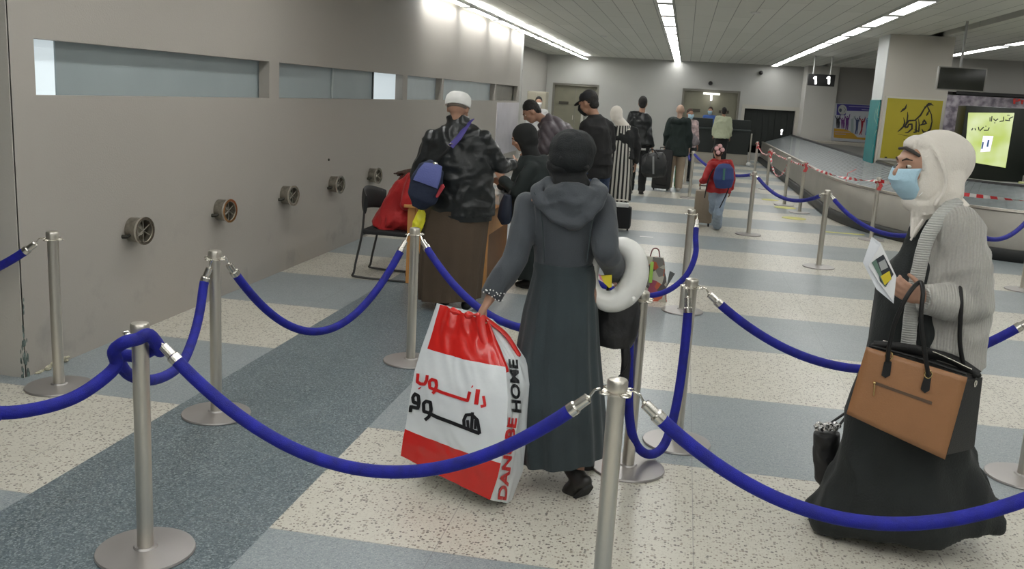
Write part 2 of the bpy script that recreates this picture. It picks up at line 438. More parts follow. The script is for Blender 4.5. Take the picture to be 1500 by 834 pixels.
# ceiling: long metal planks, slots and lights
def ceil_mat():
    m = mat('ceiling_planks', (.52, .525, .48), .6)
    nt = m.node_tree; N = nt.nodes; L = nt.links; b = N['Principled BSDF']
    g = N.new('ShaderNodeNewGeometry'); sp = N.new('ShaderNodeSeparateXYZ'); L.new(g.outputs['Position'], sp.inputs[0])
    br = N.new('ShaderNodeTexBrick'); br.offset = .37; br.inputs['Scale'].default_value = 1
    cx = N.new('ShaderNodeCombineXYZ'); L.new(sp.outputs[1], cx.inputs[0]); L.new(sp.outputs[0], cx.inputs[1]); L.new(cx.outputs[0], br.inputs['Vector'])
    br.inputs['Brick Width'].default_value = 2.4; br.inputs['Row Height'].default_value = .3; br.inputs['Mortar Size'].default_value = .006; br.inputs['Bias'].default_value = -.2
    br.inputs['Color1'].default_value = (.66, .66, .60, 1); br.inputs['Color2'].default_value = (.73, .725, .67, 1); br.inputs['Mortar'].default_value = (.28, .28, .25, 1)
    L.new(br.outputs['Color'], b.inputs['Base Color'])
    return m
cm = ceil_mat()
bm = bmesh.new()
box(bm, (-9, -9, CEIL), (4.08, 36, CEIL + .15)); box(bm, (4.34, -9, CEIL), (16, 36, CEIL + .15))
struct('ceiling', bm, cm)
bm = bmesh.new(); box(bm, (4.08, -9, CEIL + .1), (4.34, 36, CEIL + .15)); struct('ceiling_slot', bm, mat('slot_dark', (.035, .033, .03), .8))
bm = bmesh.new(); box(bm, (5.0, 24.2, 2.42), (15.9, 24.5, CEIL)); struct('wall_bulkhead', bm, wall_mat('bulkhead', (.36, .35, .33), 0))
bm = bmesh.new(); box(bm, (6.3, 24.15, 2.36), (15.9, 24.5, 2.44)); struct('trim_7', bm, mat('dark_band', (.02, .02, .02), .6))

lampm = mat('fluorescent_diffuser', (1, 1, .97), .5, emit=4.3)
lampf = mat('lamp_housing', (.5, .5, .48), .5)
def strip(kind, x, y0, y1, n, w, z, label, power=None, m=None):
    L = (y1 - y0) / n
    for i in range(n):
        a = y0 + i * L
        t = thing('ceiling_light', label, 'ceiling light', (x, a, z), 0, 'ceiling lights of the ' + kind)
        bm = bmesh.new(); e = .16
        box(bm, (-w / 2 - .015, 0, -.004), (-w / 2, L, .05)); box(bm, (w / 2, 0, -.004), (w / 2 + .015, L, .05)); box(bm, (-w / 2, 0, -.004), (w / 2, e, .05)); box(bm, (-w / 2, L - e, -.004), (w / 2, L, .05))
        obj('frame', bm, lampf, t, False)
        bm = bmesh.new(); box(bm, (-w / 2, e, .0), (w / 2, L - e, .03)); obj('diffuser', bm, m or lampm, t, False)
strip('middle row', -.43, -4.3, 34.0, 19, .2, CEIL - .035, 'flush white light panel in the middle row running down the hall ceiling')
strip('carousel row', 2.75, -4.3, 32.9, 18, .2, CEIL - .035, 'flush white light panel in the ceiling row above the baggage carousel')
lampw = mat('fluorescent_tube_bright', (1, 1, .98), .5, emit=9)
strip('wall row', -3.52, 12.6, 32.8, 9, .13, 3.085, 'bright narrow light fitting in the row along the top of the corridor wall', m=lampw)
strip('added fill row', -2.55, -8.4, 8.4, 7, .25, CEIL - .035, 'added white light panel brightening the rope queue, above the top of the frame')  # unseen row, added to brighten the near wall and floor
strip('added fill row', .9, -8.4, 2.4, 4, .25, CEIL - .035, 'added white light panel in the short fill row behind the viewpoint')  # second added row out of view, more fill for the near hall
strip('back area row', 5.72, -5, 23.9, 6, .2, CEIL - .035, 'flush white light panel in the ceiling row beyond the dark slot')
strip('far side row', 8.9, -5, 23.9, 6, .2, CEIL - .035, 'flush white light panel in the outermost ceiling row by the far side')
strip('far side row', 8.68, 25, 31, 2, .2, CEIL - .035, 'flush white light panel above the far recess behind the bulkhead')
for x, y in ((-2.1, 9.5), (.9, 15), (-2.0, 22), (1.3, 25)):
    bm = bmesh.new(); lathe(bm, [(.0, 0), (.06, 0), (.075, .012), (.075, .02), (0, .02)], n=24)
    tag(obj('ceiling_vent', bm, white_p, None, loc=(x, y, CEIL - .02)), 'small round white disc set in the ceiling planks', 'ceiling vent', 'small round ceiling discs')
SC.world = bpy.data.worlds.new('world'); SC.world.use_nodes = True
SC.world.node_tree.nodes['Background'].inputs[0].default_value = (.8, .85, .9, 1); SC.world.node_tree.nodes['Background'].inputs[1].default_value = .3
SC.view_settings.view_transform = 'Standard'; SC.view_settings.look = 'None'; SC.view_settings.gamma = 1; SC.view_settings.exposure = 1.6
SC.view_settings.use_curve_mapping = False
SC.cycles.use_denoising = True
SC.cycles.max_bounces = 8
# ================================================================== STANCHIONS AND ROPES
def make_stanchion(label):
    t = thing('stanchion', label, 'stanchion', (0, 0, 0), 0, None)
    bm = bmesh.new(); lathe(bm, [(0, 0), (.18, 0), (.183, .004), (.18, .012), (.10, .018), (.045, .021), (.04, .028), (0, .028)], n=56); obj('base_plate', bm, base_m, t)
    bm = bmesh.new(); lathe(bm, [(0, .02), (.030, .02), (.030, .872), (.0, .872)], n=32); obj('pole', bm, steel, t)
    bm = bmesh.new(); lathe(bm, [(.0, .868), (.0335, .868), (.0345, .873), (.0345, .898), (.031, .905), (.012, .909), (0, .910)], n=32); obj('cap', bm, steel, t)
    for k in range(4):
        a = k * math.pi / 2 + .3; bm = bmesh.new()
        c = V((.048 * math.cos(a), .048 * math.sin(a), .863)); d = V((math.cos(a), math.sin(a), 0)); s = V((-d.y, d.x, 0))
        tube(bm, [c + d * .017 * math.cos(q * math.pi / 6) + s * .017 * math.sin(q * math.pi / 6) for q in range(13)], .0032, n=8, cap=False)
        obj('hook_ring', bm, chrome, t)
    bm = bmesh.new(); lathe(bm, [(.0, .857), (.049, .857), (.050, .860), (.049, .863), (0, .863)], n=32); obj('collar', bm, steel, t)
    return t
proto = make_stanchion('steel rope stanchion standing closest to the plaster wall corner')
first = [True]
def stanchion(x, y, label, a=0.0, lean=(0, 0)):
    t = proto if first[0] else copy_tree(proto)
    first[0] = False
    t.location = (x, y, 0); t.rotation_euler = (0, 0, a); t['label'] = label
    return V((x, y, 0))
S = {}
ST = [('P1', -3.40, 4.57, 'steel rope stanchion nearest the chipped corner of the plaster wall'),
 ('P2', -1.885, 2.99, 'steel stanchion with a blue rope wrapped around its head'),
 ('P3', -2.362, 4.45, 'steel stanchion between the wall corner post and the one before the brown robe'),
 ('P4', -1.665, 5.79, 'steel stanchion right in front of the brown robed man, yellow bag showing above it'),
 ('P5', -.139, 2.928, 'closest steel stanchion, its base cut off by the frame, beside the shopping bag'),
 ('P6', -.125, 4.40, 'steel stanchion half hidden behind the white neck ring and black bag'),
 ('P7', .111, 4.84, 'steel stanchion with ropes on both sides, between the two women'),
 ('P8', .125, 8.13, 'steel stanchion standing behind the two-rope post, near the patterned gift bag'),
 ('P9', 1.035, 13.6, 'steel stanchion just beside the child in the red jacket'),
 ('P10', 1.69, 11.2, 'steel stanchion with shiny base, between the child and the carousel'),
 ('P11', 2.81, 14.1, 'steel stanchion by the carousel skirt with barrier tape tied to it'),
 ('P12', 1.88, 4.92, 'steel stanchion behind the tan handbag, only its round base in view'),
 ('P13', 3.79, 10.8, 'steel stanchion by the carousel whose base shows past the grey cardigan'),
 ('P14', 2.55, 9.0, 'steel stanchion hidden behind the white headscarf woman'),
 ('P15', .21, 18.3, 'steel stanchion behind the beige suitcase with two blue ropes'),
 ('P16', -4.9, 4.25, 'steel stanchion beyond the frame by the wall return'),
 ('P17', -3.9, 2.6, 'steel stanchion beyond the frame holding the low wrapped rope'),
 ('P18', 1.55, 3.05, 'steel stanchion beyond the frame holding the closest rope'),
 ('P19', 1.93, 25.5, 'tape post at the carousel furthest down the hall'),
 ('P20', 1.93, 21.6, 'second tape post from the far end of the carousel'),
 ('P21', 1.99, 18.25, 'tape post with a looping tape end, third from the far end'),
 ('P22', 2.14, 17.1, 'tape post closest to the bend of the carousel bumper'),
 ('P23', .12, 21.5, 'steel stanchion beyond the child at the black counter'),
 ]
for n_, x, y, l in ST: S[n_] = stanchion(x, y, l, a=random.uniform(0, 1.5))

ferr = mat('ferrule_steel', (.62, .60, .56), .25, 1)
def rope(label, path, hooks=(True, True), r=.0235, group='blue velvet barrier ropes'):
    """path: world points; a ring hook and a metal ferrule end it at either side"""
    o = V(path[0]).copy(); t = thing('barrier_rope', label, 'rope', o, 0, group)
    pts = [V(p) for p in path]
    def cutfront(pts, d):
        acc = 0
        for i in range(len(pts) - 1):
            l = (pts[i + 1] - pts[i]).length
            if acc + l >= d:
                q = pts[i].lerp(pts[i + 1], (d - acc) / l); return pts[:i + 1] + [q], [q] + pts[i + 1:]
            acc += l
        return pts, []
    for e in (0, 1):
        if not hooks[e]: continue
        if e: pts = pts[::-1]
        h, pts = cutfront(pts, .045); f, pts = cutfront(pts, .075)
        bm = bmesh.new(); d = (f[-1] - f[0]).normalized()
        tube(bm, [h[0] + V((0, 0, .004)), h[0].lerp(h[-1], .5) + V((0, 0, .012)), h[-1], h[-1] + d * .01], .0045, n=8, rnd=True)
        ell(bm, h[-1], (.008,) * 3); obj('hook', bm, chrome, t, origin=o)
        bm = bmesh.new(); a, b = f[0], f[-1]
        tube(bm, [a, a + d * .004, a + d * .05, a + d * .056, b + d * .006], [.008, .018, .019, .0245, .0245], n=18); obj('ferrule', bm, ferr, t, origin=o)
        if e: pts = pts[::-1]
    bm = bmesh.new(); tube(bm, pts, r, n=16, rnd=False); obj('velvet_cover', bm, velvet, t, origin=o)
    return t
def hang(a, b, sag, n=40, skew=0.0):
    a, b = V(a), V(b); out = []
    for i in range(n + 1):
        t = i / n; q = a.lerp(b, t); s = t * (1 - t) * 4 * (1 + skew * (t - .5)); out.append(q + V((0, 0, -sag * s)))
    return out
def hk(n_, to, z=.862, r=.058):
    c = S[n_]; d = (V(to) - c); d.z = 0; d.normalize(); return V((c.x, c.y, z)) + d * r
def rp(a, b, sag, label, **k): return rope(label, hang(hk(a, S[b]), hk(b, S[a]), sag, skew=k.pop('skew', 0)), **k)
rp('P3', 'P4', .52, 'blue velvet rope sagging over the dark floor band towards the brown robed man')
rp('P2', 'P5', .40, 'long blue velvet rope crossing in front of the red and white shopping bag')
rp('P4', 'P6', .36, 'blue velvet rope running from the brown robe behind the grey coated woman')
rp('P5', 'P18', .37, 'blue velvet rope sweeping past the hem of the black dress')
rope('short blue velvet rope hanging in a deep loop behind the closest post', smooth_path([hk('P6', (-1, 4.0, 0)), P(921, 520, 4.33), P(921, 600, 4.36), P(930, 648, 4.4), P(951, 666, 4.5), P(974, 650, 4.6), P(991, 592, 4.68), P(1003, 510, 4.74), P(1008, 450, 4.77), hk('P7', (-.2, 4.2, 0))], 6))
rp('P7', 'P12', .36, 'blue velvet rope passing behind the tan handbag')
rp('P1', 'P16', .30, 'blue velvet rope leading from the wall corner post out of frame')
rp('P10', 'P14', .27, 'blue velvet rope between the shiny based post and the white headscarf')
rp('P14', 'P13', .22, 'blue velvet rope against the carousel bumper beyond the grey cardigan', skew=.3)
rp('P9', 'P10', .20, 'blue velvet rope between the child post and the shiny based post')
rp('P9', 'P15', .16, 'blue velvet rope passing behind the child with the backpack')
rp('P15', 'P23', .22, 'blue velvet rope running on towards the black counter')
# rope of the patterned gift bag side: hangs from the post head to behind the neck ring
g1 = [hk('P8', (0.4, 8, 0)), P(1019, 345, 8.0), P(1019, 372, 7.9), P(1008, 400, 7.8), P(988, 420, 7.7), P(965, 431, 7.6), P(940, 433, 7.5), P(900, 425, 7.4), P(860, 400, 7.3), P(820, 370, 7.2)]
S['P24'] = stanchion(-.95, 7.1, 'steel stanchion hidden behind the grey coated woman')
g1 = g1[:-1] + [hk('P24', g1[-2])]
rope('blue velvet rope looping down beside the patterned gift bag', smooth_path(g1, 5))
# wrapped rope on P2
p2 = S['P2']
w = [hk('P17', (0, 3, 0)), P(-75, 596, 2.62), P(0, 605, 2.66), P(60, 598, 2.72), P(110, 582, 2.8), P(150, 556, 2.88), P(170, 535, 2.94), P(167, 515, 2.92), P(182, 502, 2.90), P(202, 497, 2.925), P(219, 491, 2.955),
     V((p2.x + .062, p2.y + .03, .80)), V((p2.x + .015, p2.y + .062, .79)), V((p2.x - .045, p2.y + .055, .76)), P(176, 522, 3.06), P(181, 541, 3.10), P(197, 553, 3.22), P(222, 557, 3.45), P(248, 548, 3.72), P(268, 530, 3.95), P(283, 495, 4.15), P(293, 455, 4.3), P(300, 410, 4.39), hk('P3', S['P2'])]
rope('blue velvet rope knotted around the head of the closest wall side post', smooth_path(w, 6))

# ================================================================== BARRIER TAPE
def tape_mat():
    m = mat('barrier_tape', (.7, .68, .66), .4); nt = m.node_tree; N = nt.nodes; L = nt.links; b = N['Principled BSDF']
    u = N.new('ShaderNodeUVMap'); sp = N.new('ShaderNodeSeparateXYZ'); L.new(u.outputs[0], sp.inputs[0])
    a = N.new('ShaderNodeMath'); a.operation = 'FRACT'; L.new(sp.outputs[0], a.inputs[0])
    c = N.new('ShaderNodeMath'); c.operation = 'LESS_THAN'; c.inputs[1].default_value = .5; L.new(a.outputs[0], c.inputs[0])
    mx = N.new('ShaderNodeMix'); mx.data_type = 'RGBA'; mx.inputs[6].default_value = (.66, .64, .63, 1); mx.inputs[7].default_value = (.62, .03, .04, 1)
    L.new(c.outputs[0], mx.inputs[0]); L.new(mx.outputs[2], b.inputs['Base Color']); return m
tapem = tape_mat()
def tape(label, pts, w=.045, tw=0.0, rep=.2):
    o = V(pts[0]).copy(); me = bpy.data.meshes.new('barrier_tape'); bm = bmesh.new(); uv = bm.loops.layers.uv.new('UVMap'); acc = 0; prev = None
    for i, p in enumerate(pts):
        if i: acc += (pts[i] - pts[i - 1]).length
        a = tw * acc; d = (pts[min(i + 1, len(pts) - 1)] - pts[max(i - 1, 0)]).normalized(); s, t = frame(d, (0, 0, 1)); n = s * math.cos(a) + t * math.sin(a)
        cur = (bm.verts.new(p - o + n * w / 2), bm.verts.new(p - o - n * w / 2), acc)
        if prev:
            f = bm.faces.new((prev[0], prev[1], cur[1], cur[0]))
            for l, u in zip(f.loops, (prev[2], prev[2], acc, acc)): l[uv].uv = (u / rep, 0)
        prev = cur
    bm.to_mesh(me); bm.free(); me.materials.append(tapem)
    q = bpy.data.objects.new('barrier_tape', me); COL.objects.link(q); q.location = o
    return tag(q, label, 'barrier tape', 'red and white barrier tapes')
def tp(n_, z=.86): return S[n_] + V((0, 0, z))
tape('red and white tape between the last two posts along the carousel', hang(tp('P19'), tp('P20', .8), .12, 24), tw=6)
tape('red and white tape drooping in a loop between the middle tape posts', hang(tp('P20', .82), tp('P21', .82), .38, 30), tw=5)
tape('red and white tape running straight over the middle tape posts', hang(tp('P20'), tp('P22', .84), .03, 30), tw=4)
tape('long red and white tape from the bend post to the carousel post', hang(tp('P22'), tp('P11', .86), .07, 40), tw=3)
tape('red and white tape continuing past the white headscarf along the carousel', hang(tp('P11'), V((4.3, 12.1, .87)), .03, 50), tw=2)
for n_, q in (('P19', 0), ('P22', 1), ('P11', 2), ('P20', 3)):
    bm = bmesh.new(); c = tp(n_, .85)
    for k in range(5): ell(bm, c + V((.03 * math.cos(k * 1.3 + q), .03 * math.sin(k * 1.3 + q), .012 * (k - 2))), (.024, .012, .02), seg=8)
    for k in range(2): tube(bm, [c + V((0, -.02, 0)), c + V((.02 * (k + 1), -.05, -.05)), c + V((.015 * (k * 2 - 1), -.055, -.12))], [(.016, .003)] * 3, n=6)
    tag(obj('tape_knot', bm, mat('tape_red', (.55, .06, .06), .4, var=.5, vscale=60), None, origin=c, loc=c), ['red tape knot tied on the furthest carousel post', 'red tape knot on the post at the carousel bend', 'red tape knot on the post in front of the carousel skirt', 'red tape knot on the second furthest tape post'][q], 'tape knot')
bm = bmesh.new(); c = P(1246, 252, 15.3)
tube(bm, [c, c + V((-.04, 0, -.02)), c + V((-.05, 0, -.15))], [(.02, .004)] * 3, n=6); tube(bm, [c, c + V((.08, 0, .05))], [(.02, .004)] * 2, n=6)
tag(obj('tape_knot', bm, MATS['tape_red'], None, origin=c, loc=c), 'loose tape knot midway along the long straight tape', 'tape knot')

# ================================================================== BAGGAGE CAROUSEL
CX, CY, CA, CB, CYB = 4.8, 17.3, 2.25, 4.45, 32.7
def carpath(off, n=44):
    """outline: from the belt opening down the near side, round the end, back up the other side"""
    a, b = CA - off, CB - off; out = [V((CX - a, CYB - .0, 0))]
    for k in range(8): out.append(V((CX - a, CYB + (CY - CYB) * (k + 1) / 9, 0)))
    for k in range(n + 1):
        t = math.pi + math.pi * k / n; out.append(V((CX + a * math.cos(t), CY + b * math.sin(t), 0)))
    for k in range(8): out.append(V((CX + a, CY + (29.5 - CY) * (k + 1) / 9, 0)))
    return out
def band(bm, prof, mi=0, n=44):
    """sweep (offset, z) profile round the carousel"""
    paths = [[p + V((0, 0, z)) for p in carpath(o, n)] for o, z in prof]
    vs = [[bm.verts.new(p) for p in pa] for pa in paths]
    for i in range(len(vs) - 1):
        for k in range(len(vs[0]) - 1): bm.faces.new((vs[i][k], vs[i][k + 1], vs[i + 1][k + 1], vs[i + 1][k])).material_index = mi
car = thing('baggage_carousel', 'large oval baggage carousel with sloping grey plates and steel skirt', 'baggage carousel', (CX, CY, 0))
skm = mat('carousel_skirt_steel', (.36, .345, .31), .42, .55, var=.08, vscale=2, bump=.05, bscale=15)
plm = mat('carousel_rubber_plate', (.15, .17, .175), .45, var=.15, vscale=9)
bm = bmesh.new(); band(bm, [(.06, .1), (.06, .62), (.09, .66), (.13, .66), (.13, .60)]); obj('skirt', bm, skm, car, origin=(CX, CY, 0))
bm = bmesh.new(); band(bm, [(.06, .0), (0, .0), (-.02, .03), (-.02, .13), (0, .16), (.07, .16)]); obj('bumper', bm, mat('bumper_rubber', (.012, .013, .013), .5), car, origin=(CX, CY, 0))
bm = bmesh.new(); band(bm, [(.05, .645), (.055, .675), (.115, .675), (.12, .65)]); obj('edge_trim', bm, steel, car, origin=(CX, CY, 0))
# plates: overlapping crescents
bm = bmesh.new()
outer = []; inner = []
def dens(off, z):
    pa = carpath(off, 60); out = [pa[0]]
    for i in range(len(pa) - 1):
        l = (pa[i + 1] - pa[i]).length; m_ = max(1, int(round(l / .26)))
        for k in range(m_): out.append(pa[i].lerp(pa[i + 1], (k + 1) / m_))
    return [p + V((0, 0, z)) for p in out]
O_ = dens(.13, .655)
def inn(p, off=.95, z=.93):
    # matching point on the inner outline
    if p.y > CY: return V((CX - (CA - off), p.y, z)) if p.x < CX else V((CX + (CA - off), p.y, z))
    t = math.atan2((p.y - CY) / (CB - .13), (p.x - CX) / (CA - .13)); return V((CX + (CA - off) * math.cos(t), CY + (CB - off) * math.sin(t), z))
for k in range(len(O_) - 1):
    a, b = O_[k], O_[k + 1]; c, d = inn(b), inn(a); e = V((0, 0, .004)); m1 = a.lerp(d, .5) + (b - a) * .35; m2 = b.lerp(c, .5) + (b - a) * .35
    vs = [a, b + (b - a) * .04, m2, c, d, m1]
    up = [bm.verts.new(v + (e if i in (1, 2, 3) else V((0, 0, 0)))) for i, v in enumerate(vs)]
    bm.faces.new(up)
obj('sloping_plates', bm, plm, car, smooth=False, origin=(CX, CY, 0))
bm = bmesh.new(); band(bm, [(.93, .91), (.94, .96), (1.02, .965), (1.06, .93), (1.06, .3)]); obj('inner_rim', bm, mat('rim_black', (.02, .02, .022), .45), car, origin=(CX, CY, 0))
# island platform inside the loop
bm = bmesh.new()
isl = [p + V((0, 0, .8)) for p in carpath(1.06, 30)]
bm.faces.new([bm.verts.new(p) for p in isl]); obj('centre_deck', bm, mat('deck_grey', (.16, .16, .15), .6), car, smooth=False, origin=(CX, CY, 0))
bm = bmesh.new(); box(bm, (4.7, 13.9, .8), (6.3, 14.25, .98), .02); tag(obj('belt_cover', bm, mat('cover_yellow_green', (.38, .40, .16), .5), None, origin=(5.5, 14, .8), loc=(5.5, 14, .8)), 'yellow green cover strip lying on the carousel centre deck', 'cover strip')
bm = bmesh.new(); box(bm, (5.2, 15.2, .8), (6.1, 15.6, 1.0), .02); tag(obj('metal_box', bm, mat('box_grey', (.30, .29, .27), .5), None, origin=(5.6, 15.4, .8), loc=(5.6, 15.4, .8)), 'grey metal box on the centre deck beneath the lit screen', 'box')
bm = bmesh.new(); lathe(bm, [(0, 0), (.02, 0), (.02, .1), (.035, .12), (.03, .17), (0, .18)], n=16)
tag(obj('warning_lamp', bm, mat('lamp_white', (.9, .9, .88), .3, emit=1.5), None, loc=(3.15, 32.0, .95)), 'small white lamp at the belt opening', 'lamp')

# ================================================================== COLUMN WITH POSTERS, SCREENS, SIGNS
colm = wall_mat('column_paint', (.56, .53, .475), .0)
bm = bmesh.new(); box(bm, (3.46, 18.0, 0), (4.55, 18.95, CEIL), .008); struct('column_2', bm, colm)
bm = bmesh.new(); box(bm, (3.445, 18.0, 2.05), (3.459, 18.95, CEIL)); struct('trim_8', bm, mat('column_side_white', (.66, .68, .68), .5))
def poster(name, label, x0, x1, z0, z1, y, m, face='y'):
    bm = bmesh.new(); box(bm, (x0, y - .02, z0), (x1, y, z1))
    o = obj(name, bm, m, None, False); return o
# yellow calligraphy poster
yel = mat('poster_yellow', (.44, .37, .022), .4, var=.18, vscale=.9)
pc = P(1290, 145, 17.98); pd = P(1387, 145, 17.98)
yp = thing('wall_poster', 'large yellow poster with black calligraphy on the column front', 'poster', (3.5, 17.97, .7))
bm = bmesh.new(); box(bm, (3.50, 17.955, .98), (4.52, 17.995, 2.12)); obj('frame', bm, mat('poster_frame_white', (.6, .58, .52), .4), yp, False, origin=(3.5, 17.97, .7))
bm = bmesh.new(); box(bm, (3.54, 17.948, 1.02), (4.48, 17.97, 2.09)); yps = obj('sheet', bm, yel, yp, False, origin=(3.5, 17.97, .7))
ink = mat('black_ink', (.02, .017, .01), .5)
Z7 = lambda x, y: (1285 + x / 7.58, 140 + y / 7.58)
def callig(bm):
    f0 = onto(yps, .004); f = lambda x, y: f0(*Z7(x, y))
    for pts, w in [
        ([(225, 405), (255, 380), (290, 345), (305, 300), (292, 245)], [4, 12, 14, 12, 4]),
        ([(300, 350), (330, 290), (338, 225), (335, 180)], [4, 12, 11, 4]),
        ([(258, 185), (285, 160), (312, 140), (328, 95)], [4, 18, 16, 4]),
        ([(300, 360), (350, 280), (420, 275), (480, 220), (520, 150), (570, 90), (605, 85)], [4, 14, 10, 14, 12, 14, 5]),
        ([(300, 345), (335, 352), (350, 320), (385, 318), (385, 370), (340, 410), (305, 415)], [5, 16, 12, 15, 14, 10, 3]),
        ([(400, 410), (430, 405), (432, 300), (430, 260)], [8, 16, 10, 4]),
        ([(410, 380), (460, 400), (466, 330), (458, 255)], [6, 14, 11, 4]),
        ([(470, 330), (500, 320), (520, 270), (545, 310), (480, 330)], [5, 12, 12, 16, 6]),
        ([(495, 370), (510, 405), (555, 410), (590, 370), (608, 290), (600, 210), (570, 150), (548, 100)], [5, 14, 18, 15, 10, 9, 12, 5]),
        ([(520, 130), (560, 110), (600, 100), (625, 110)], [4, 10, 12, 4]),
        ([(545, 225), (560, 200), (575, 165)], [8, 16, 4]),
        ([(500, 290), (520, 285)], [9, 9]), ([(375, 372), (395, 368)], [9, 9]), ([(310, 360), (325, 356)], [9, 9]),
        ([(230, 430), (350, 450), (470, 448)], [2, 4, 2]), ([(290, 490), (380, 492)], [2, 3])]:
        ribbon(bm, pts, [k * 1.35 for k in w], f, step=12)
    ribbon(bm, [(95, 680), (95, 722)], 28, f, step=12)
decal('lettering', callig, ink, yp, (3.5, 17.97, .7))
# teal banner on the side of the column
tl = thing('wall_banner', 'tall teal banner with pale wavy script on the side of the column', 'banner', (3.44, 18.7, .7))
bm = bmesh.new(); box(bm, (3.425, 18.02, .9), (3.444, 18.93, 2.05)); tls = obj('sheet', bm, mat('poster_teal', (.008, .21, .22), .4, var=.12), tl, False, origin=(3.44, 18.7, .7))
def teals(bm):
    f = onto(tls, .004)
    ribbon(bm, [(1289, 150), (1285, 165), (1288, 180), (1284, 195), (1283, 210)], [.5, 1.6, .8, 1.8, .5], f, step=1)
    ribbon(bm, [(1284, 158), (1281, 172), (1286, 186), (1280, 200)], [.4, .8, 1.2, .4], f, step=1)
    ribbon(bm, [(1280, 212), (1277, 222)], [.8, .3], f, step=1)
decal('wavy_script', teals, mat('teal_script', (.28, .42, .33), .5), tl, (3.44, 18.7, .7))
# purple people poster in the recess
PY = 31.95
pp = thing('wall_poster', 'purple and white poster of seven dancing figures on the recess wall', 'poster', (5, PY, 1))
a = P(1221, 151, PY); b = P(1286, 152, PY); c = P(1219, 206, PY)
bm = bmesh.new(); box(bm, (a.x, PY - .03, c.z), (b.x + .3, PY, a.z)); pps = obj('sheet', bm, mat('poster_white', (.52, .55, .60), .4), pp, False, origin=(5, PY, 1))
Z6 = lambda x, y: (1200 + x / 11.12, 140 + y / 11.12)
cols = {}
def pshape(nm, col, polys):
    f0 = onto(pps, .006); f = lambda x, y: f0(*Z6(x, y))
    def bld(bm):
        for pts in polys:
            q = [f(*p) for p in pts]
            if all(q): bm.faces.new([bm.verts.new(v) for v in q])
    decal(nm, bld, mat('ink_' + nm, col, .5), pp, (5, PY, 1))
pshape('header_band', (.06, .05, .26), [[(290, 138), (450, 140), (450, 210), (440, 250), (430, 320), (280, 318)], [(448, 140), (900, 165), (900, 262), (450, 250)]])
pshape('footer_band', (.10, .09, .25), [[(215, 690), (230, 740), (820, 778), (825, 728)]])
pshape('ochre_swoosh', (.52, .30, .03), [[(240, 535), (430, 550), (540, 600), (620, 680), (830, 690), (825, 730), (235, 685)]])
circ = lambda cx, cy, r, ry: [(cx + r * math.cos(k * math.pi / 12), cy + ry * math.sin(k * math.pi / 12)) for k in range(24)]
f0 = onto(pps, .011)
def logo(bm):
    bm.faces.new([bm.verts.new(f0(*Z6(*p))) for p in circ(378, 232, 72, 80)])
decal('round_emblem', logo, mat('emblem_grey', (.45, .47, .47), .5), pp, (5, PY, 1))
f1 = onto(pps, .015)
def logo2(bm):
    bm.faces.new([bm.verts.new(f1(*Z6(*p))) for p in circ(345, 240, 22, 30)])
    ribbon(bm, [(400, 190), (430, 230), (400, 275)], 6, lambda x, y: f1(*Z6(x, y)), step=10)
decal('emblem_mark', logo2, mat('emblem_dark', (.08, .10, .14), .5), pp, (5, PY, 1))
for nm, col, x, y0, y1, lean in (('black_figure', (.02, .02, .03), 300, 345, 535, 10), ('violet_figure', (.16, .05, .22), 380, 370, 540, 10), ('purple_figure', (.13, .03, .20), 455, 340, 560, -5), ('navy_figure', (.05, .07, .16), 620, 370, 630, -18), ('red_figure', (.30, .02, .04), 705, 385, 640, -30), ('blue_figure', (.13, .28, .55), 785, 370, 645, -15)):
    polys = [[(x - 22, y0 + 30), (x + 25, y0 + 20), (x + 28 + lean, y1 - 90), (x + 18 + lean, y1), (x + 2 + lean, y1), (x + 2, y1 - 90), (x - 10 + lean, y1), (x - 26 + lean, y1), (x - 24, y1 - 90)],
             [(x + 15, y0 + 40), (x + 40, y0 - 40), (x + 50, y0 - 36), (x + 32, y0 + 60)], [(x - 18, y0 + 50), (x - 45, y0 - 10), (x - 38, y0 - 22), (x - 8, y0 + 30)], [(x - 8, y0 - 2), (x + 8, y0 - 8), (x + 12, y0 + 16), (x - 4, y0 + 20)]]
    pshape(nm, col, polys)
pshape('pale_figure', (.33, .40, .42), [[(520, 380), (560, 370), (560, 620), (510, 600)], [(560, 340), (590, 330), (585, 380), (562, 375)]])
def ptxt(bm):
    f = onto(pps, .012)
    for (x0, y0, x1, y1) in ((480, 178, 850, 192), (690, 228, 860, 240), (250, 590, 500, 600), (255, 625, 430, 633)):
        ribbon(bm, [(x0, y0), (x1, y1)], 10, lambda x, y: f(*Z6(x, y)), step=40)
decal('text_lines', ptxt, mat('ink_pale_violet', (.34, .32, .55), .5), pp, (5, PY, 1))

# hanging belt number display "1 1"
dy = 26.0
hd = thing('hanging_display', 'black hanging display showing two white ones above the carousel', 'display', (3.42, dy, 2.4))
a = P(1185, 108, dy); b = P(1222, 127, dy)
bm = bmesh.new(); box(bm, (a.x, dy, b.z), (b.x, dy + .15, a.z), .01); dsp = obj('housing', bm, black, hd, origin=(3.42, dy, 2.4))
for x in (a.x + .12, b.x - .12):
    bm = bmesh.new(); cyl(bm, (x, dy + .07, a.z - .01), (x, dy + .07, CEIL), .02, n=10); obj('hanger', bm, white_p, hd, origin=(3.42, dy, 2.4))
dg_ = mat('digit_white', (1, 1, .97), .5, emit=4)
for q, (x0, x1) in enumerate(((1191.5, 1197), (1211, 1217))):
    f = onto(dsp, .006)
    def one(bm, x0=x0):
        ribbon(bm, [(x0 + 3.5, 112), (x0 + 3.2, 123)], 2.6, f, step=3); ribbon(bm, [(x0 + .3, 115.3), (x0 + 3.2, 112.3)], 1.9, f, step=1)
    decal('digit', one, dg_, hd, (3.42, dy, 2.4))
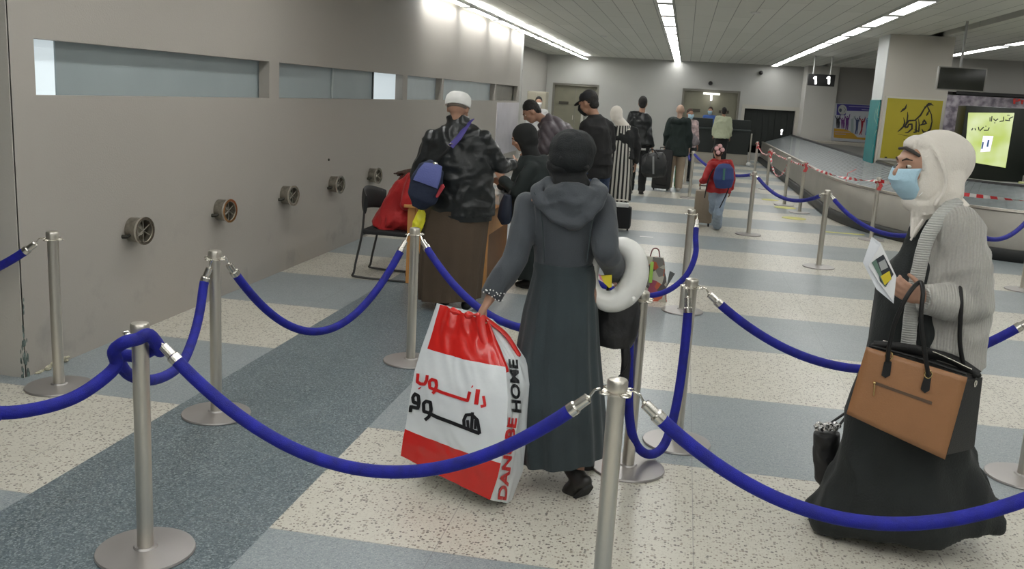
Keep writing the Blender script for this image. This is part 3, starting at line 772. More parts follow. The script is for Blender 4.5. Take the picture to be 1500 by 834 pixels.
# dark monitor hanging from ceiling
ty = 15.0
tv = thing('hanging_monitor', 'switched off black monitor hanging in front of the beige column', 'monitor', (3.95, ty, 2.3))
a = P(1376, 97, ty); b = P(1442, 135, ty)
Rm = Matrix.Rotation(math.radians(.5), 3, 'Y')
bm = bmesh.new(); box(bm, (a.x, ty, b.z), (b.x, ty + .09, a.z), .008, R=Rm); obj('bezel', bm, mat('bezel_grey', (.25, .24, .22), .4), tv, origin=(3.95, ty, 2.3))
bm = bmesh.new(); box(bm, (a.x + .015, ty - .006, b.z + .015), (b.x - .02, ty + .05, a.z - .015), .004, R=Rm); obj('screen', bm, mat('screen_off', (.018, .02, .015), .25), tv, origin=(3.95, ty, 2.3))
bm = bmesh.new(); cyl(bm, (3.93, ty + .06, 2.5), (3.93, ty + .06, CEIL), .02, n=10); obj('hanger', bm, mat('hanger_grey', (.3, .3, .29), .5), tv, origin=(3.95, ty, 2.3))
# illuminated advertising kiosk
ky = 17.0
kk = thing('advertising_kiosk', 'black kiosk with a glowing yellow green screen beyond the white headscarf', 'kiosk', (5.1, ky, .8))
bm = bmesh.new()
Rk = Matrix.Rotation(math.radians(4), 3, 'Z')
box(bm, (4.62, ky + .02, .8), (5.95, ky + .5, 2.02), .01); obj('cabinet', bm, mat('kiosk_black', (.010, .014, .010), .35), kk, origin=(5.1, ky, .8))
q = [P(1419, 165, ky), P(1486, 165.5, ky), P(1473, 246, ky), P(1413, 236, ky)]
scm = mat('screen_glow', (.06, .07, .04), .4, emit=.27)
nt = scm.node_tree; N = nt.nodes; g_ = N.new('ShaderNodeTexNoise'); g_.inputs['Scale'].default_value = 2.2; r_ = N.new('ShaderNodeValToRGB'); tc_ = N.new('ShaderNodeTexCoord')
nt.links.new(tc_.outputs['Object'], g_.inputs['Vector']); nt.links.new(g_.outputs['Fac'], r_.inputs['Fac']); r_.color_ramp.elements[0].position = .4; r_.color_ramp.elements[1].position = .66
r_.color_ramp.elements[0].color = (.60, .74, .16, 1); r_.color_ramp.elements[1].color = (.85, .95, .55, 1)
nt.links.new(r_.outputs[0], N['Principled BSDF'].inputs['Emission Color'])
bm = bmesh.new(); plate(bm, q, (0, 1, 0), .03); kso = obj('screen', bm, scm, kk, False, origin=(5.1, ky, .8))
fk = onto(kso, .006)
def lett(bm):
    for pts, w in [([(1484, 171), (1478, 174), (1479, 177), (1472, 176)], 1.4), ([(1470, 171), (1470, 177), (1464, 178)], 1.5), ([(1462, 174), (1458, 177), (1455, 174)], 1.5), ([(1453, 170), (1452, 178)], 1.5), ([(1450, 178), (1450, 172)], 1.3), ([(1479, 169), (1475, 169)], 1.0), ([(1458, 180), (1456, 180)], 1.1),
                   ([(1449, 187), (1447, 191), (1441, 191)], 1.5), ([(1441, 186), (1437, 190), (1435, 192)], 1.5), ([(1433, 186), (1434, 191)], 1.5), ([(1428, 188), (1429, 191)], 1.5), ([(1425, 188), (1423, 191)], 1.7), ([(1445, 185), (1443, 185)], 1.0)]:
        ribbon(bm, pts, w, fk, step=1.5)
decal('lettering', lett, mat('kiosk_ink', (.03, .03, .05), .5), kk, (5.1, ky, .8))
def phone(bm):
    bm.faces.new([bm.verts.new(fk(*p)) for p in [(1440, 199), (1455, 199.5), (1450, 222), (1436, 223)]])
decal('picture_panel', phone, mat('kiosk_lilac', (.62, .55, .75), .5, emit=.5), kk, (5.1, ky, .8))
f2_ = onto(kso, .011)
decal('picture_marks', lambda bm: (ribbon(bm, [(1440, 208), (1438, 218)], 2.2, f2_, step=2), ribbon(bm, [(1448, 205), (1446, 215)], 2.6, f2_, step=2)), mat('kiosk_mark', (.08, .25, .45), .5), kk, (5.1, ky, .8))
# wide blossom poster band on far wall of the back area
bb = thing('wall_mural', 'wide lilac and grey photo mural with red lettering behind the lit kiosk', 'mural', (7, 24.1, 1.5))
bm = bmesh.new(); box(bm, (5.4, 24.08, 1.5), (9.5, 24.13, 2.34))
mm = mat('mural_lilac', (.36, .33, .36), .5)
nt = mm.node_tree; N = nt.nodes; tc_ = N.new('ShaderNodeTexCoord'); n_ = N.new('ShaderNodeTexNoise'); n_.inputs['Scale'].default_value = 6; n_.inputs['Detail'].default_value = 5; r_ = N.new('ShaderNodeValToRGB')
nt.links.new(tc_.outputs['Object'], n_.inputs['Vector']); nt.links.new(n_.outputs['Fac'], r_.inputs['Fac']); nt.links.new(r_.outputs[0], N['Principled BSDF'].inputs['Base Color'])
r_.color_ramp.elements[0].position = .38; r_.color_ramp.elements[0].color = (.13, .11, .14, 1); r_.color_ramp.elements[1].position = .62; r_.color_ramp.elements[1].color = (.42, .38, .42, 1)
mu_ = obj('printed_sheet', bm, mm, bb, False, origin=(7, 24.1, 1.5))
fm = onto(mu_, .01)
bm = bmesh.new(); map_text(bm, 'Pre', lambda x, y: fm(1484 + 30 * x, 152.5 - 9 * y + x * .8), bold=.02); bmesh.ops.translate(bm, verts=bm.verts, vec=-V((7, 24.1, 1.5)))
me = bpy.data.meshes.new('lettering'); bm.to_mesh(me); bm.free(); me.materials.append(mat('letter_red', (.62, .03, .02), .5)); link(bpy.data.objects.new('lettering', me), bb)
bm = bmesh.new(); box(bm, (5.0, 24.5, 0), (15.9, 24.7, CEIL)); struct('wall_back_area', bm, mat('back_area_dark', (.20, .19, .175), .7))
bm = bmesh.new(); box(bm, (5.4, 24.0, 1.36), (10, 24.4, 1.48)); struct('trim_9', bm, mat('dark_band', (.02, .02, .02), .6))
# cctv domes and lit sign over the door
for x, z, l in ((2.35, 2.93, 'small black camera dome high on the end wall above the belt opening'), (.73, 2.50, 'small black camera dome on the end wall above the double door')):
    t = thing('camera_dome', l, 'security camera', (x, BY - .06, z))
    bm = bmesh.new(); lathe(bm, [(0, 0), (.075, 0), (.075, .06), (0, .06)], n=20, R=Matrix.Rotation(math.pi / 2, 3, 'X')); obj('mount', bm, mat('mount_grey', (.2, .2, .19), .5), t)
    bm = bmesh.new(); ell(bm, (0, -.06, 0), (.065, .06, .065)); obj('dome', bm, black, t)
t = thing('lit_sign', 'thin white lit sign bracket hanging in the double doorway', 'sign', (.8, BY - .1, 2.15))
bm = bmesh.new(); box(bm, (-.28, 0, -.03), (.28, .06, .04)); obj('tube', bm, mat('sign_tube', (.9, .9, .85), .5, emit=.4), t, False)
bm = bmesh.new(); box(bm, (-.02, -.01, -.22), (.03, .05, -.03)); obj('drop_light', bm, dg_, t, False)

# ================================================================== WALL FIXTURES
def fixture(y, label):
    t = thing('wall_nozzle', label, 'wall fixture', (WX, y - .07, .735), 0, 'round steel fixtures along the corridor wall')
    R = Matrix.Rotation(math.radians(90), 3, 'Y')   # local z -> +x (out of the wall)
    R = Matrix.Rotation(math.radians(-8), 3, 'Z') @ R
    bm = bmesh.new(); lathe(bm, [(.05, -.02), (.085, -.005), (.088, .10), (.086, .105), (.076, .105), (.075, .03), (.0, .03)], R=R, n=36); obj('bucket', bm, steel_d, t)
    bm = bmesh.new(); lathe(bm, [(.080, .098), (.096, .098), (.098, .106), (.096, .114), (.078, .114), (.080, .098)], R=R, n=36, cap=False)
    obj('flange_ring', bm, chrome, t)
    bm = bmesh.new(); lathe(bm, [(0, .03), (.045, .03), (.05, .055), (.03, .075), (0, .078)], R=R, n=24); obj('core', bm, steel, t)
    for a in (0, 1, 2):
        bm = bmesh.new(); d = R @ V((math.cos(a * math.pi / 3), math.sin(a * math.pi / 3), 0)); c = R @ V((0, 0, .095)); tube(bm, [c - d * .076, c + d * .076], .004, n=8); obj('spoke', bm, steel_d, t)
    bm = bmesh.new(); tube(bm, [(0.0, -.11, -.035), (.03, -.105, -.035), (.05, -.08, -.02)], [.014, .012, .008], n=12, rnd=True); obj('latch', bm, mat('dark_iron', (.05, .048, .04), .4, .8), t)
for y, l in ((5.84, 'round steel wall fixture closest to the chipped wall corner'), (7.07, 'second round steel wall fixture from the chipped wall corner'), (8.34, 'middle one of the five round steel wall fixtures'), (9.57, 'fourth round steel wall fixture, next to last before the red jacket'), (10.84, 'round steel wall fixture above the empty chair back')):
    fixture(y, l)
bm = bmesh.new(); lathe(bm, [(0, 0), (.014, 0), (.012, .012), (0, .014)], R=Matrix.Rotation(math.pi / 2, 3, 'Y'), n=12); tag(obj('wall_plug', bm, mat('dark_iron', (.05, .048, .04), .4, .8), None, loc=(WX, 9.4, 1.0)), 'tiny dark plug in the wall above the fixtures', 'plug')
# pale notice panels below the last openings
bm = bmesh.new(); box(bm, (WX - .001, 18.3, .55), (WX + .02, 20.7, 1.6), .004); tag(obj('notice_board', bm, mat('board_lilac', (.50, .48, .52), .35, var=.06), None, origin=(WX, 19.5, 1), loc=(WX, 19.5, 1)), 'pale lilac panel on the wall beneath the last opening', 'panel')

# ================================================================== FLOOR MARKS
stm = mat('sticker_yellow', (.62, .60, .16), .5, var=.1)
for i, (px, py, r, l) in enumerate(((1150, 304.5, .2, 'round yellow floor sticker by the middle tape post'), (1163, 320, .2, 'round yellow floor sticker between the tape posts and the shiny based post'), (1128, 293, .17, 'furthest round yellow floor sticker beside the carousel'))):
    c = G(px, py); bm = bmesh.new(); lathe(bm, [(0, 0), (r, 0), (r, .003), (0, .003)], n=32); tag(obj('floor_sticker', bm, stm, None, loc=(c.x, c.y, .001)), l, 'floor sticker')
c = G(1236, 342); bm = bmesh.new(); box(bm, (-.3, -.05, 0), (.3, .05, .003)); tag(obj('floor_sticker', bm, stm, None, False, loc=(c.x, c.y, .001)), 'straight yellow tape strip on the floor by the carousel bumper', 'floor sticker')
c = G(947, 347.5); bm = bmesh.new(); box(bm, (-.09, -.04, 0), (.09, .05, .002)); tag(obj('paper_scrap', bm, mat('paper_white', (.8, .8, .8), .6), None, False, loc=(c.x, c.y, .001)), 'white paper scrap lying on a grey floor stripe', 'paper')
# ================================================================== PEOPLE: shared anatomy and clothing
def joints(x, y, face=0.0, h=1.7, over=None):
    s = h / 1.7
    L = dict(pelvis=(0, 0, .93), waist=(0, .0, 1.08), chest=(0, 0, 1.28), neck=(0, -.01, 1.43), head=(0, .012, 1.585), sL=(-.165, 0, 1.385), eL=(-.225, -.03, 1.11), wL=(-.24, .04, .86),
             sR=(.165, 0, 1.385), eR=(.225, -.03, 1.11), wR=(.24, .04, .86), hL=(-.09, 0, .90), kL=(-.10, .02, .49), aL=(-.10, -.02, .085), hR=(.09, 0, .90), kR=(.10, .02, .49), aR=(.10, -.02, .085))
    R = Matrix.Rotation(face, 3, 'Z'); J = {k: R @ (V(v) * s) + V((x, y, 0)) for k, v in L.items()}
    J['f'] = R @ V((0, 1, 0)); J['r'] = R @ V((1, 0, 0)); J['s'] = s; J['o'] = V((x, y, 0)); J['hf'] = J['f'].copy(); J['hu'] = V((0, 0, 1)); J['tf'] = J['f'].copy(); J['tr'] = J['r'].copy()
    J['toeL'] = J['f'].copy(); J['toeR'] = J['f'].copy()
    for k, v in (over or {}).items(): J[k] = V(v)
    return J
def hframe(J):
    f = J['hf'].normalized(); u = (J['hu'] - f * J['hu'].dot(f)).normalized(); r = f.cross(u)
    return Matrix((r, f, u)).transposed()
def head_bm(bm, J, k=1.0):
    R = hframe(J); c = J['head']; s = J['s'] * k
    def e(p, r, RR=None): ell(bm, c + R @ (V(p) * s), [q * s for q in r], R @ RR if RR is not None else R, seg=20)
    e((0, -.012, .025), (.077, .096, .092)); e((0, .035, .02), (.066, .062, .075)); e((0, .035, -.055), (.056, .055, .055)); e((0, .055, -.082), (.034, .034, .026))
    e((0, .078, .036), (.052, .024, .018))                                     # brow
    for q in (-1, 1): e((q * .040, .064, -.022), (.026, .026, .024)); e((q * .077, .0, -.005), (.009, .019, .031))
    tube(bm, [c + R @ (V(p) * s) for p in ((0, .088, .028), (0, .104, .002), (0, .112, -.014))], [.009 * s, .012 * s, .015 * s], n=10, rnd=True)
    for q in (-1, 1): e((q * .012, .100, -.020), (.009, .010, .008))
    e((0, .088, -.046), (.024, .012, .007)); e((0, .086, -.057), (.021, .012, .008))   # lips
def hand_bm(bm, w, d, pn, side, s=1.0, curl=.5, spread=.1, thumb_out=.6):
    """palm and five fingers: d runs from the wrist to the knuckles, pn out of the palm, side +1/-1 picks the thumb's edge"""
    d = V(d).normalized(); pn = (V(pn) - d * V(pn).dot(d)).normalized(); a = d.cross(pn).normalized() * side; w = V(w)
    R = Matrix((a, d, pn)).transposed()
    ell(bm, w + d * .045 * s, (.039 * s, .052 * s, .0155 * s), R); ell(bm, w + d * .072 * s, (.038 * s, .022 * s, .013 * s), R)
    tube(bm, [w - d * .03 * s, w + d * .02 * s], [(.026 * s, .020 * s)] * 2, side=a, n=12, rnd=True)
    for k, (off, ln) in enumerate(((.029, .072), (.010, .080), (-.010, .075), (-.029, .060))):
        p = w + d * (.084 - abs(off) * .25) * s + a * off * s; ang = curl * .55; pts = [p - d * .02 * s, p]
        for q in range(3):
            dd = (d * math.cos(ang) + pn * math.sin(ang) + a * off * spread * 8).normalized(); p = p + dd * ln * s * (.42, .32, .26)[q]; pts.append(p); ang += curl * .8
        tube(bm, pts, [.0095 * s, .0095 * s, .009 * s, .0082 * s, .0068 * s], n=10, rnd=True)
    p = w + d * .022 * s + a * .026 * s; pts = [w + d * .012 * s + a * .012 * s, p]
    for q, ln in enumerate((.034, .030, .024)):
        dd = (d * (.65 + .2 * q) + a * (thumb_out - .18 * q) + pn * (.35 + curl * .25 * q)).normalized(); p = p + dd * ln * s; pts.append(p)
    tube(bm, pts, [.014 * s, .0135 * s, .0115 * s, .010 * s, .008 * s], n=10, rnd=True)
def body(root, J, m=None, voxel=.009, grip=None, khead=1.0, face=True):
    """the whole body as one continuous skin"""
    bm = bmesh.new(); s = J['s']; r = J['tr']
    head_bm(bm, J, khead)
    tube(bm, [J['neck'] + (J['chest'] - J['neck']) * .2, J['neck'], J['head'] + hframe(J) @ V((0, -.02, -.03))], [.062 * s, .053 * s, .05 * s], n=16)
    tube(bm, [J['pelvis'] - V((0, 0, .07 * s)), J['pelvis'], J['waist'], J['chest'], J['chest'].lerp(J['neck'], .6), J['neck']],
         [(.12 * s, .09 * s), (.155 * s, .11 * s), (.125 * s, .092 * s), (.15 * s, .11 * s), (.13 * s, .075 * s), (.06 * s, .055 * s)], side=r, n=20)
    tube(bm, [J['sL'], J['chest'].lerp(J['neck'], .75), J['sR']], [.052 * s, .055 * s, .052 * s], n=14, rnd=True)
    for q in 'LR':
        tube(bm, [J['s' + q], J['s' + q].lerp(J['e' + q], .5), J['e' + q]], [.05 * s, .044 * s, .037 * s], n=14, rnd=True)
        tube(bm, [J['e' + q], J['e' + q].lerp(J['w' + q], .35), J['w' + q]], [.037 * s, .037 * s, .024 * s], n=14, rnd=True)
        tube(bm, [J['h' + q], J['h' + q].lerp(J['k' + q], .5), J['k' + q]], [.082 * s, .07 * s, .05 * s], n=16, rnd=True)
        tube(bm, [J['k' + q], J['k' + q].lerp(J['a' + q], .3), J['a' + q]], [.048 * s, .052 * s, .034 * s], n=14, rnd=True)
        t = J['toe' + q].normalized(); a = J['a' + q]
        tube(bm, [a - t * .03 * s + V((0, 0, -.04 * s)), a + t * .05 * s + V((0, 0, -.04 * s)), a + t * .15 * s + V((0, 0, -.06 * s))], [.033 * s, .035 * s, .02 * s], n=12, rnd=True)
        g = (grip or {}).get(q, {})
        d = g.get('d', J['w' + q] - J['e' + q]); pn = g.get('pn', -J['tr'] if q == 'R' else J['tr'])
        hand_bm(bm, J['w' + q], d, pn, g.get('side', -1 if q == 'L' else 1) * (1), s * g.get('k', 1.0), g.get('curl', .35), thumb_out=g.get('thumb', .6))
    return fuse('body', bm, voxel, m or skin, root, J['o'], smooth=2)
eye_w = mat('eye_white', (.65, .62, .58), .25); iris = mat('iris_dark', (.03, .018, .01), .2); brow = mat('eyebrow_dark', (.03, .02, .015), .8)
def eyes(root, J, k=1.0):
    R = hframe(J); c = J['head']; s = J['s'] * k
    for q in (-1, 1):
        bm = bmesh.new(); ell(bm, c + R @ (V((q * .031, .079, .012)) * s), (.0135 * s, .0125 * s, .0095 * s), R); o = obj('eye', bm, eye_w, root, origin=J['o'])
        bm = bmesh.new(); ell(bm, c + R @ (V((q * .031, .0885, .0115)) * s), (.0055 * s, .0045 * s, .0058 * s), R); obj('iris', bm, iris, o, origin=J['o'])
        bm = bmesh.new(); tube(bm, [c + R @ (V(p) * s) for p in ((q * .014, .098, .034), (q * .032, .095, .041), (q * .050, .082, .036))], [.0035 * s, .0042 * s, .002 * s], n=8, rnd=True); obj('eyebrow', bm, brow, root, origin=J['o'])
def surgical_mask(root, J, m, k=1.0, straps=True):
    R = hframe(J); c = J['head']; s = J['s'] * k; bm = bmesh.new()
    rows = []
    for i in range(15):
        v = i / 14; z = .002 - .118 * v; bulge = .125 - .03 * abs(v - .35) ** 1.3 * 2.0 - (.02 * v ** 3); w = .070 - .024 * v ** 2; row = []
        pl = .0022 * math.sin(v * 22) * (1 if .15 < v < .85 else 0)
        for j in range(21):
            t = (j / 20 - .5) * 2; a = abs(t); y = bulge - .056 * a ** 2.2 + pl * (1 - a); row.append(bm.verts.new(c + R @ (V((w * math.sin(t * 1.35) / math.sin(1.35) * 1.06, y, z + .006 * a)) * s)))
        rows.append(row)
    for i in range(14):
        for j in range(20): bm.faces.new((rows[i][j], rows[i][j + 1], rows[i + 1][j + 1], rows[i + 1][j]))
    o = obj('face_mask', bm, m, root, origin=J['o']); so = o.modifiers.new('t', 'SOLIDIFY'); so.thickness = .0015
    if straps:
        for q in (-1, 1):
            for z0, z1 in ((.0, .012), (-.095, -.03)):
                b = bmesh.new(); tube(b, [c + R @ (V((q * .063, .05, z0)) * s), c + R @ (V((q * .074, .02, (z0 + z1) / 2)) * s), c + R @ (V((q * .08, -.01, z1)) * s)], .0016, n=6); obj('ear_loop', b, white_p, o, origin=J['o'])
    return o
def shell(bm, J, t=.02, hem=-.12, arms=True, cuff=.92, full=0.0, rs=(.062, .056, .05), legs=False, neckup=.0):
    s = J['s']; r = J['tr']; up = (J['waist'] - J['pelvis']).normalized()
    pr = [(.165 * s + t + full, .12 * s + t + full), (.16 * s + t + full * .6, .118 * s + t + full * .6), (.137 * s + t + full * .3, .103 * s + t + full * .3), (.158 * s + t, .118 * s + t), (.135 * s + t, .085 * s + t), (.062 * s + t * .7, .058 * s + t * .7)]
    pts = [J['pelvis'] + up * hem, J['pelvis'], J['waist'], J['chest'], J['chest'].lerp(J['neck'], .6), J['neck'] + (J['neck'] - J['chest']).normalized() * neckup]
    tube(bm, pts, pr, side=r, n=24)
    tube(bm, [J['sL'], J['chest'].lerp(J['neck'], .72), J['sR']], [.05 * s + t * .7, .06 * s + t * .6, .05 * s + t * .7], n=14, rnd=True)
    if arms:
        for q in 'LR':
            S_, E_, W_ = J['s' + q], J['e' + q], J['w' + q]; ew = E_.lerp(W_, cuff); a, b, c = [k * s / 1.0 for k in rs]
            tube(bm, [S_, S_.lerp(E_, .5), E_], [a, (a + b) / 2, b], n=16, rnd=True); tube(bm, [E_, E_.lerp(ew, .5), ew], [b, (b + c) / 2, c], n=16)
            ell(bm, E_, (b,) * 3)
def trousers(bm, J, t=.018, flare=.0, low=.03):
    s = J['s']
    tube(bm, [J['pelvis'] + V((0, 0, .1 * s)), J['pelvis'] - V((0, 0, .03 * s))], [(.14 * s + t, .1 * s + t), (.15 * s + t, .11 * s + t)], side=J['tr'], n=20)
    for q in 'LR':
        h, k, a = J['h' + q], J['k' + q], J['a' + q]
        tube(bm, [h, h.lerp(k, .5), k, k.lerp(a, .5), a - V((0, 0, low * s))], [.09 * s + t * .6, .072 * s + t, .056 * s + t, .052 * s + t + flare * .5, .045 * s + t + flare], n=18, rnd=False)
        ell(bm, h, (.09 * s + t * .6,) * 3)
def shoes(root, J, m, sole, lr='LR', high=0.0, name='shoe'):
    s = J['s']
    for q in lr:
        a = J['a' + q].copy(); t = J['toe' + q].normalized(); R = Matrix((t.cross(V((0, 0, 1))).normalized(), t, t.cross(V((0, 0, 1))).normalized().cross(t))).transposed()
        def w(x, y, z): return a + R @ (V((x, y, z)) * s)
        bm = bmesh.new(); zf = -.085 + .012
        ell(bm, w(0, -.02, -.045), (.038 * s, .05 * s, .038 * s), R); tube(bm, [w(0, 0, 0) - t * .035 * s + V((0, 0, -.04 * s)), w(0, 0, 0) + t * .05 * s + V((0, 0, -.04 * s)), w(0, 0, 0) + t * .155 * s + V((0, 0, -.058 * s))], [.043 * s, .045 * s, .029 * s], n=14, rnd=True); ell(bm, w(0, .06, -.052), (.042 * s, .075 * s, .03 * s), R); ell(bm, w(0, .12, -.058), (.043 * s, .055 * s, .026 * s), R)
        tube(bm, [w(0, -.01, -.06), w(0, -.005, .02 + high)], [.045 * s, .043 * s], n=14)
        o = fuse(name, bm, .008, m, root, J['o'], smooth=2)
        bm = bmesh.new(); out = [(math.sin(k * math.pi / 12) * (.044 if math.cos(k * math.pi / 12) < .2 else .047), -.02 + .05 - .098 * -math.cos(k * math.pi / 12) + (.015)) for k in range(24)]
        plate(bm, [w(x, y, -.085) for x, y in out], R @ V((0, 0, 1)), .016 * s); obj('sole', bm, sole, o, False, origin=J['o'])
def sil(rows, n=40, pleat=(0, 0, 0), side=(1, 0, 0), bm=None, cap=True):
    """upright lofted garment; rows: (photo y, left x, right x, distance Y, half depth)"""
    bm = bm or bmesh.new(); rings = []
    for i, (y, xl, xr, Y, b) in enumerate(rows):
        A, B = P(xl, y, Y), P(xr, y, Y); c = (A + B) / 2; ha = (B - A) / 2; v = i / (len(rows) - 1); ring = []
        for k in range(n):
            t = 2 * math.pi * k / n; am = 1 + pleat[0] * v ** pleat[2] * (math.sin(pleat[1] * t + .7 * math.sin(2 * t) + v * .8) * .7 + .5 * math.sin(pleat[1] * .61 * t + 1.3)) if pleat[0] else 1
            ring.append(bm.verts.new(c + ha * math.cos(t) * am + V((0, b * math.sin(t) * am, 0))))
        rings.append(ring)
    for i in range(len(rings) - 1):
        for k in range(n): bm.faces.new((rings[i][k], rings[i][(k + 1) % n], rings[i + 1][(k + 1) % n], rings[i + 1][k]))
    bm.faces.new(rings[0][::-1]); bm.faces.new(rings[-1])
    return bm
def hijab(root, J, m, voxel=.009, k=1.0, drape=None, pad=.014, fold=None, name='headscarf', back=0.0, chin=True, shift=0.0):
    R = hframe(J); c = J['head']; s = J['s'] * k; bm = bmesh.new()
    def e(p, r): ell(bm, c + R @ (V(p) * s), [(q + pad) * s for q in r], R, seg=24)
    e((0, -.022 - back - shift, .027), (.077, .098 + back, .096)); e((0, -.02, -.05), (.070, .075, .085))
    if chin: e((0, .020, -.108), (.045, .050, .022))
    e((0, -.03 - back, -.02), (.074, .082 + back, .10))
    tube(bm, [c + R @ (V((0, -.02, -.06)) * s), J['neck'], J['neck'].lerp(J['chest'], .22)], [.080 * s, .085 * s, .11 * s], n=20)
    # rolled edge round the face
    pts = []
    for q in range(21):
        t = math.pi * 2 * q / 20; pts.append(c + R @ (V((.070 * math.sin(t), .050 - shift * .9 + .018 * math.cos(t) - .006 * abs(math.sin(t)), -.012 + .094 * math.cos(t))) * s))
    tube(bm, pts, .0125 * s, n=8)
    for d in (drape or []): tube(bm, d[0], d[1], n=16, rnd=True, side=d[2] if len(d) > 2 else None)
    return fuse(name, bm, voxel, m, root, J['o'], smooth=3, fold=fold)
def short_hair(root, J, m, k=1.0, back=True, voxel=.008, low=-.02, top=.012):
    R = hframe(J); c = J['head']; s = J['s'] * k; bm = bmesh.new()
    ell(bm, c + R @ (V((0, -.022, .038 + top * .3)) * s), [(.080) * s, (.098) * s, (.09 + top) * s], R, seg=24)
    if back: ell(bm, c + R @ (V((0, -.06, low)) * s), [.066 * s, .05 * s, .055 * s], R)
    return fuse('hair', bm, voxel, m, root, J['o'], smooth=2, fold=folds(.004, (60, 60, 60), 5, False))

# cloth materials
leather = mat('black_leather', (.010, .012, .013), .33, bump=.4, bscale=22, var=.3, vscale=8, spec=.45)
blackc = mat('black_cloth', (.010, .011, .012), .85, bump=.2, bscale=200, sheen=.05)
blackc2 = mat('black_green_cloth', (.010, .016, .016), .8, bump=.2, bscale=120, var=.3, vscale=6)
shoe_b = mat('black_shoe', (.015, .014, .013), .4); sole_b = mat('black_sole', (.01, .01, .01), .7); sole_w = mat('white_sole', (.6, .6, .58), .6)

# ================================================================== A: woman in the grey coat
coat = mat('slate_coat_cloth', s2l(60, 65, 71), .75, bump=.25, bscale=260, var=.12, vscale=5, sheen=.15)
coat2 = mat('slate_skirt_cloth', s2l(43, 54, 58), .8, bump=.25, bscale=260, var=.15, vscale=4, sheen=.12)
aY = 4.1
JA = joints(-.33, 4.1, 0, 1.62, dict(head=P(838, 234, aY), neck=P(834, 262, aY), chest=P(830, 312, aY), waist=P(827, 378, aY), pelvis=P(826, 425, aY), sL=P(775, 303, 4.09), eL=P(752, 382, 4.0), wL=P(716, 440, 3.93),
    sR=P(882, 303, 4.11), eR=P(887, 368, 3.99), wR=P(906, 404, 4.22), aR=P(842, 703, 4.08), toeR=(-.35, -.05, -.9), hf=(.0, .97, -.2), hL=P(800, 430, aY), hR=P(850, 430, aY), kL=P(805, 560, 4.25), kR=P(848, 565, 4.1), aL=P(858, 690, 4.35)))
JA['toeR'] = V((-.45, .35, -.75)); JA['toeL'] = V((0, 1, 0))
JA['aR'] = P(845, 700, 4.02); JA['kR'] = P(848, 575, 4.15)
A = thing('person', 'woman walking away in a long slate grey coat with black head covering', 'person', JA['o'])
body(A, JA, skin, .008, grip=dict(L=dict(d=P(700, 466, 3.92) - P(716, 440, 3.93), pn=(.9, .3, 0), curl=1.1), R=dict(d=V((0.02, .12, -.05)), curl=.8)))
fA = folds(.010, (9, 9, 4), 1)
bm = sil([(268, 808, 866, aY, .06), (280, 783, 886, aY, .10), (300, 773, 889, aY, .128), (340, 780, 880, aY, .125), (372, 784, 872, aY, .11), (392, 784, 868, aY, .105)], n=32)
s_ = JA['s']
for q in 'LR':
    S_, E_, W_ = JA['s' + q], JA['e' + q], JA['w' + q].lerp(JA['e' + q], .08)
    tube(bm, [S_, S_.lerp(E_, .5), E_], [.064, .062, .056], n=18, rnd=True); tube(bm, [E_, E_.lerp(W_, .5), W_], [.056, .054, .050], n=18)
for d in (-.015, .012): pass
coA = fuse('coat_top', bm, .0075, coat, A, JA['o'], smooth=3, fold=lambda c: fA(c) * (.5 if c.x > -.55 and c.x < -.2 else 1.0))
bm = sil([(386, 783, 869, aY, .11), (400, 781, 872, aY, .115), (450, 768, 874, aY, .14), (515, 757, 877, aY, .18), (580, 754, 882, aY, .21), (630, 754, 886, 4.12, .23), (663, 757, 887, 4.14, .24)], n=120, pleat=(.055, 15, .7))
skA = obj('coat_skirt', bm, coat2, A, origin=JA['o'])
bm = bmesh.new(); c0 = P(826, 392, aY); tube(bm, [P(826.5, 385, aY), P(826, 391, aY), P(826, 398, aY)], [(.136, .114), (.139, .117), (.137, .116)], side=(1, 0, 0), n=48); obj('waist_band', bm, coat2, A, origin=JA['o'])
bm = bmesh.new()
tube(bm, smooth_path([P(797, 270, 4.05), P(785, 280, 4.0), P(797, 303, 3.965), P(836, 329, 3.955), P(872, 305, 3.965), P(883, 281, 4.0), P(874, 270, 4.06)], 5), [(.026, .016)] * 31, n=16, rnd=True); ell(bm, P(836, 292, 4.0), (.125, .045, .075)); ell(bm, P(836, 306, 3.985), (.08, .035, .065))
tube(bm, smooth_path([P(803, 266, 4.06), P(812, 284, 4.0), P(840, 298, 3.965), P(866, 286, 4.0), P(872, 268, 4.07)], 5), [.024] * 21, n=16, rnd=True)
tube(bm, smooth_path([P(812, 300, 3.985), P(838, 330, 3.975), P(862, 302, 3.985)], 5), [.03] * 11, n=16, rnd=True)
fuse('hood', bm, .0075, coat, A, JA['o'], smooth=5, fold=folds(.006, (10, 10, 14), 4))
for pts in ([P(783, 282, 3.975), P(792, 310, 3.965), P(796, 350, 3.975), P(797, 384, 3.985)], [P(878, 285, 3.98), P(868, 320, 3.98), P(860, 384, 3.99)]):
    bm = bmesh.new(); tube(bm, smooth_path(pts, 6), .003, n=6); obj('seam', bm, coat2, A, origin=JA['o'])
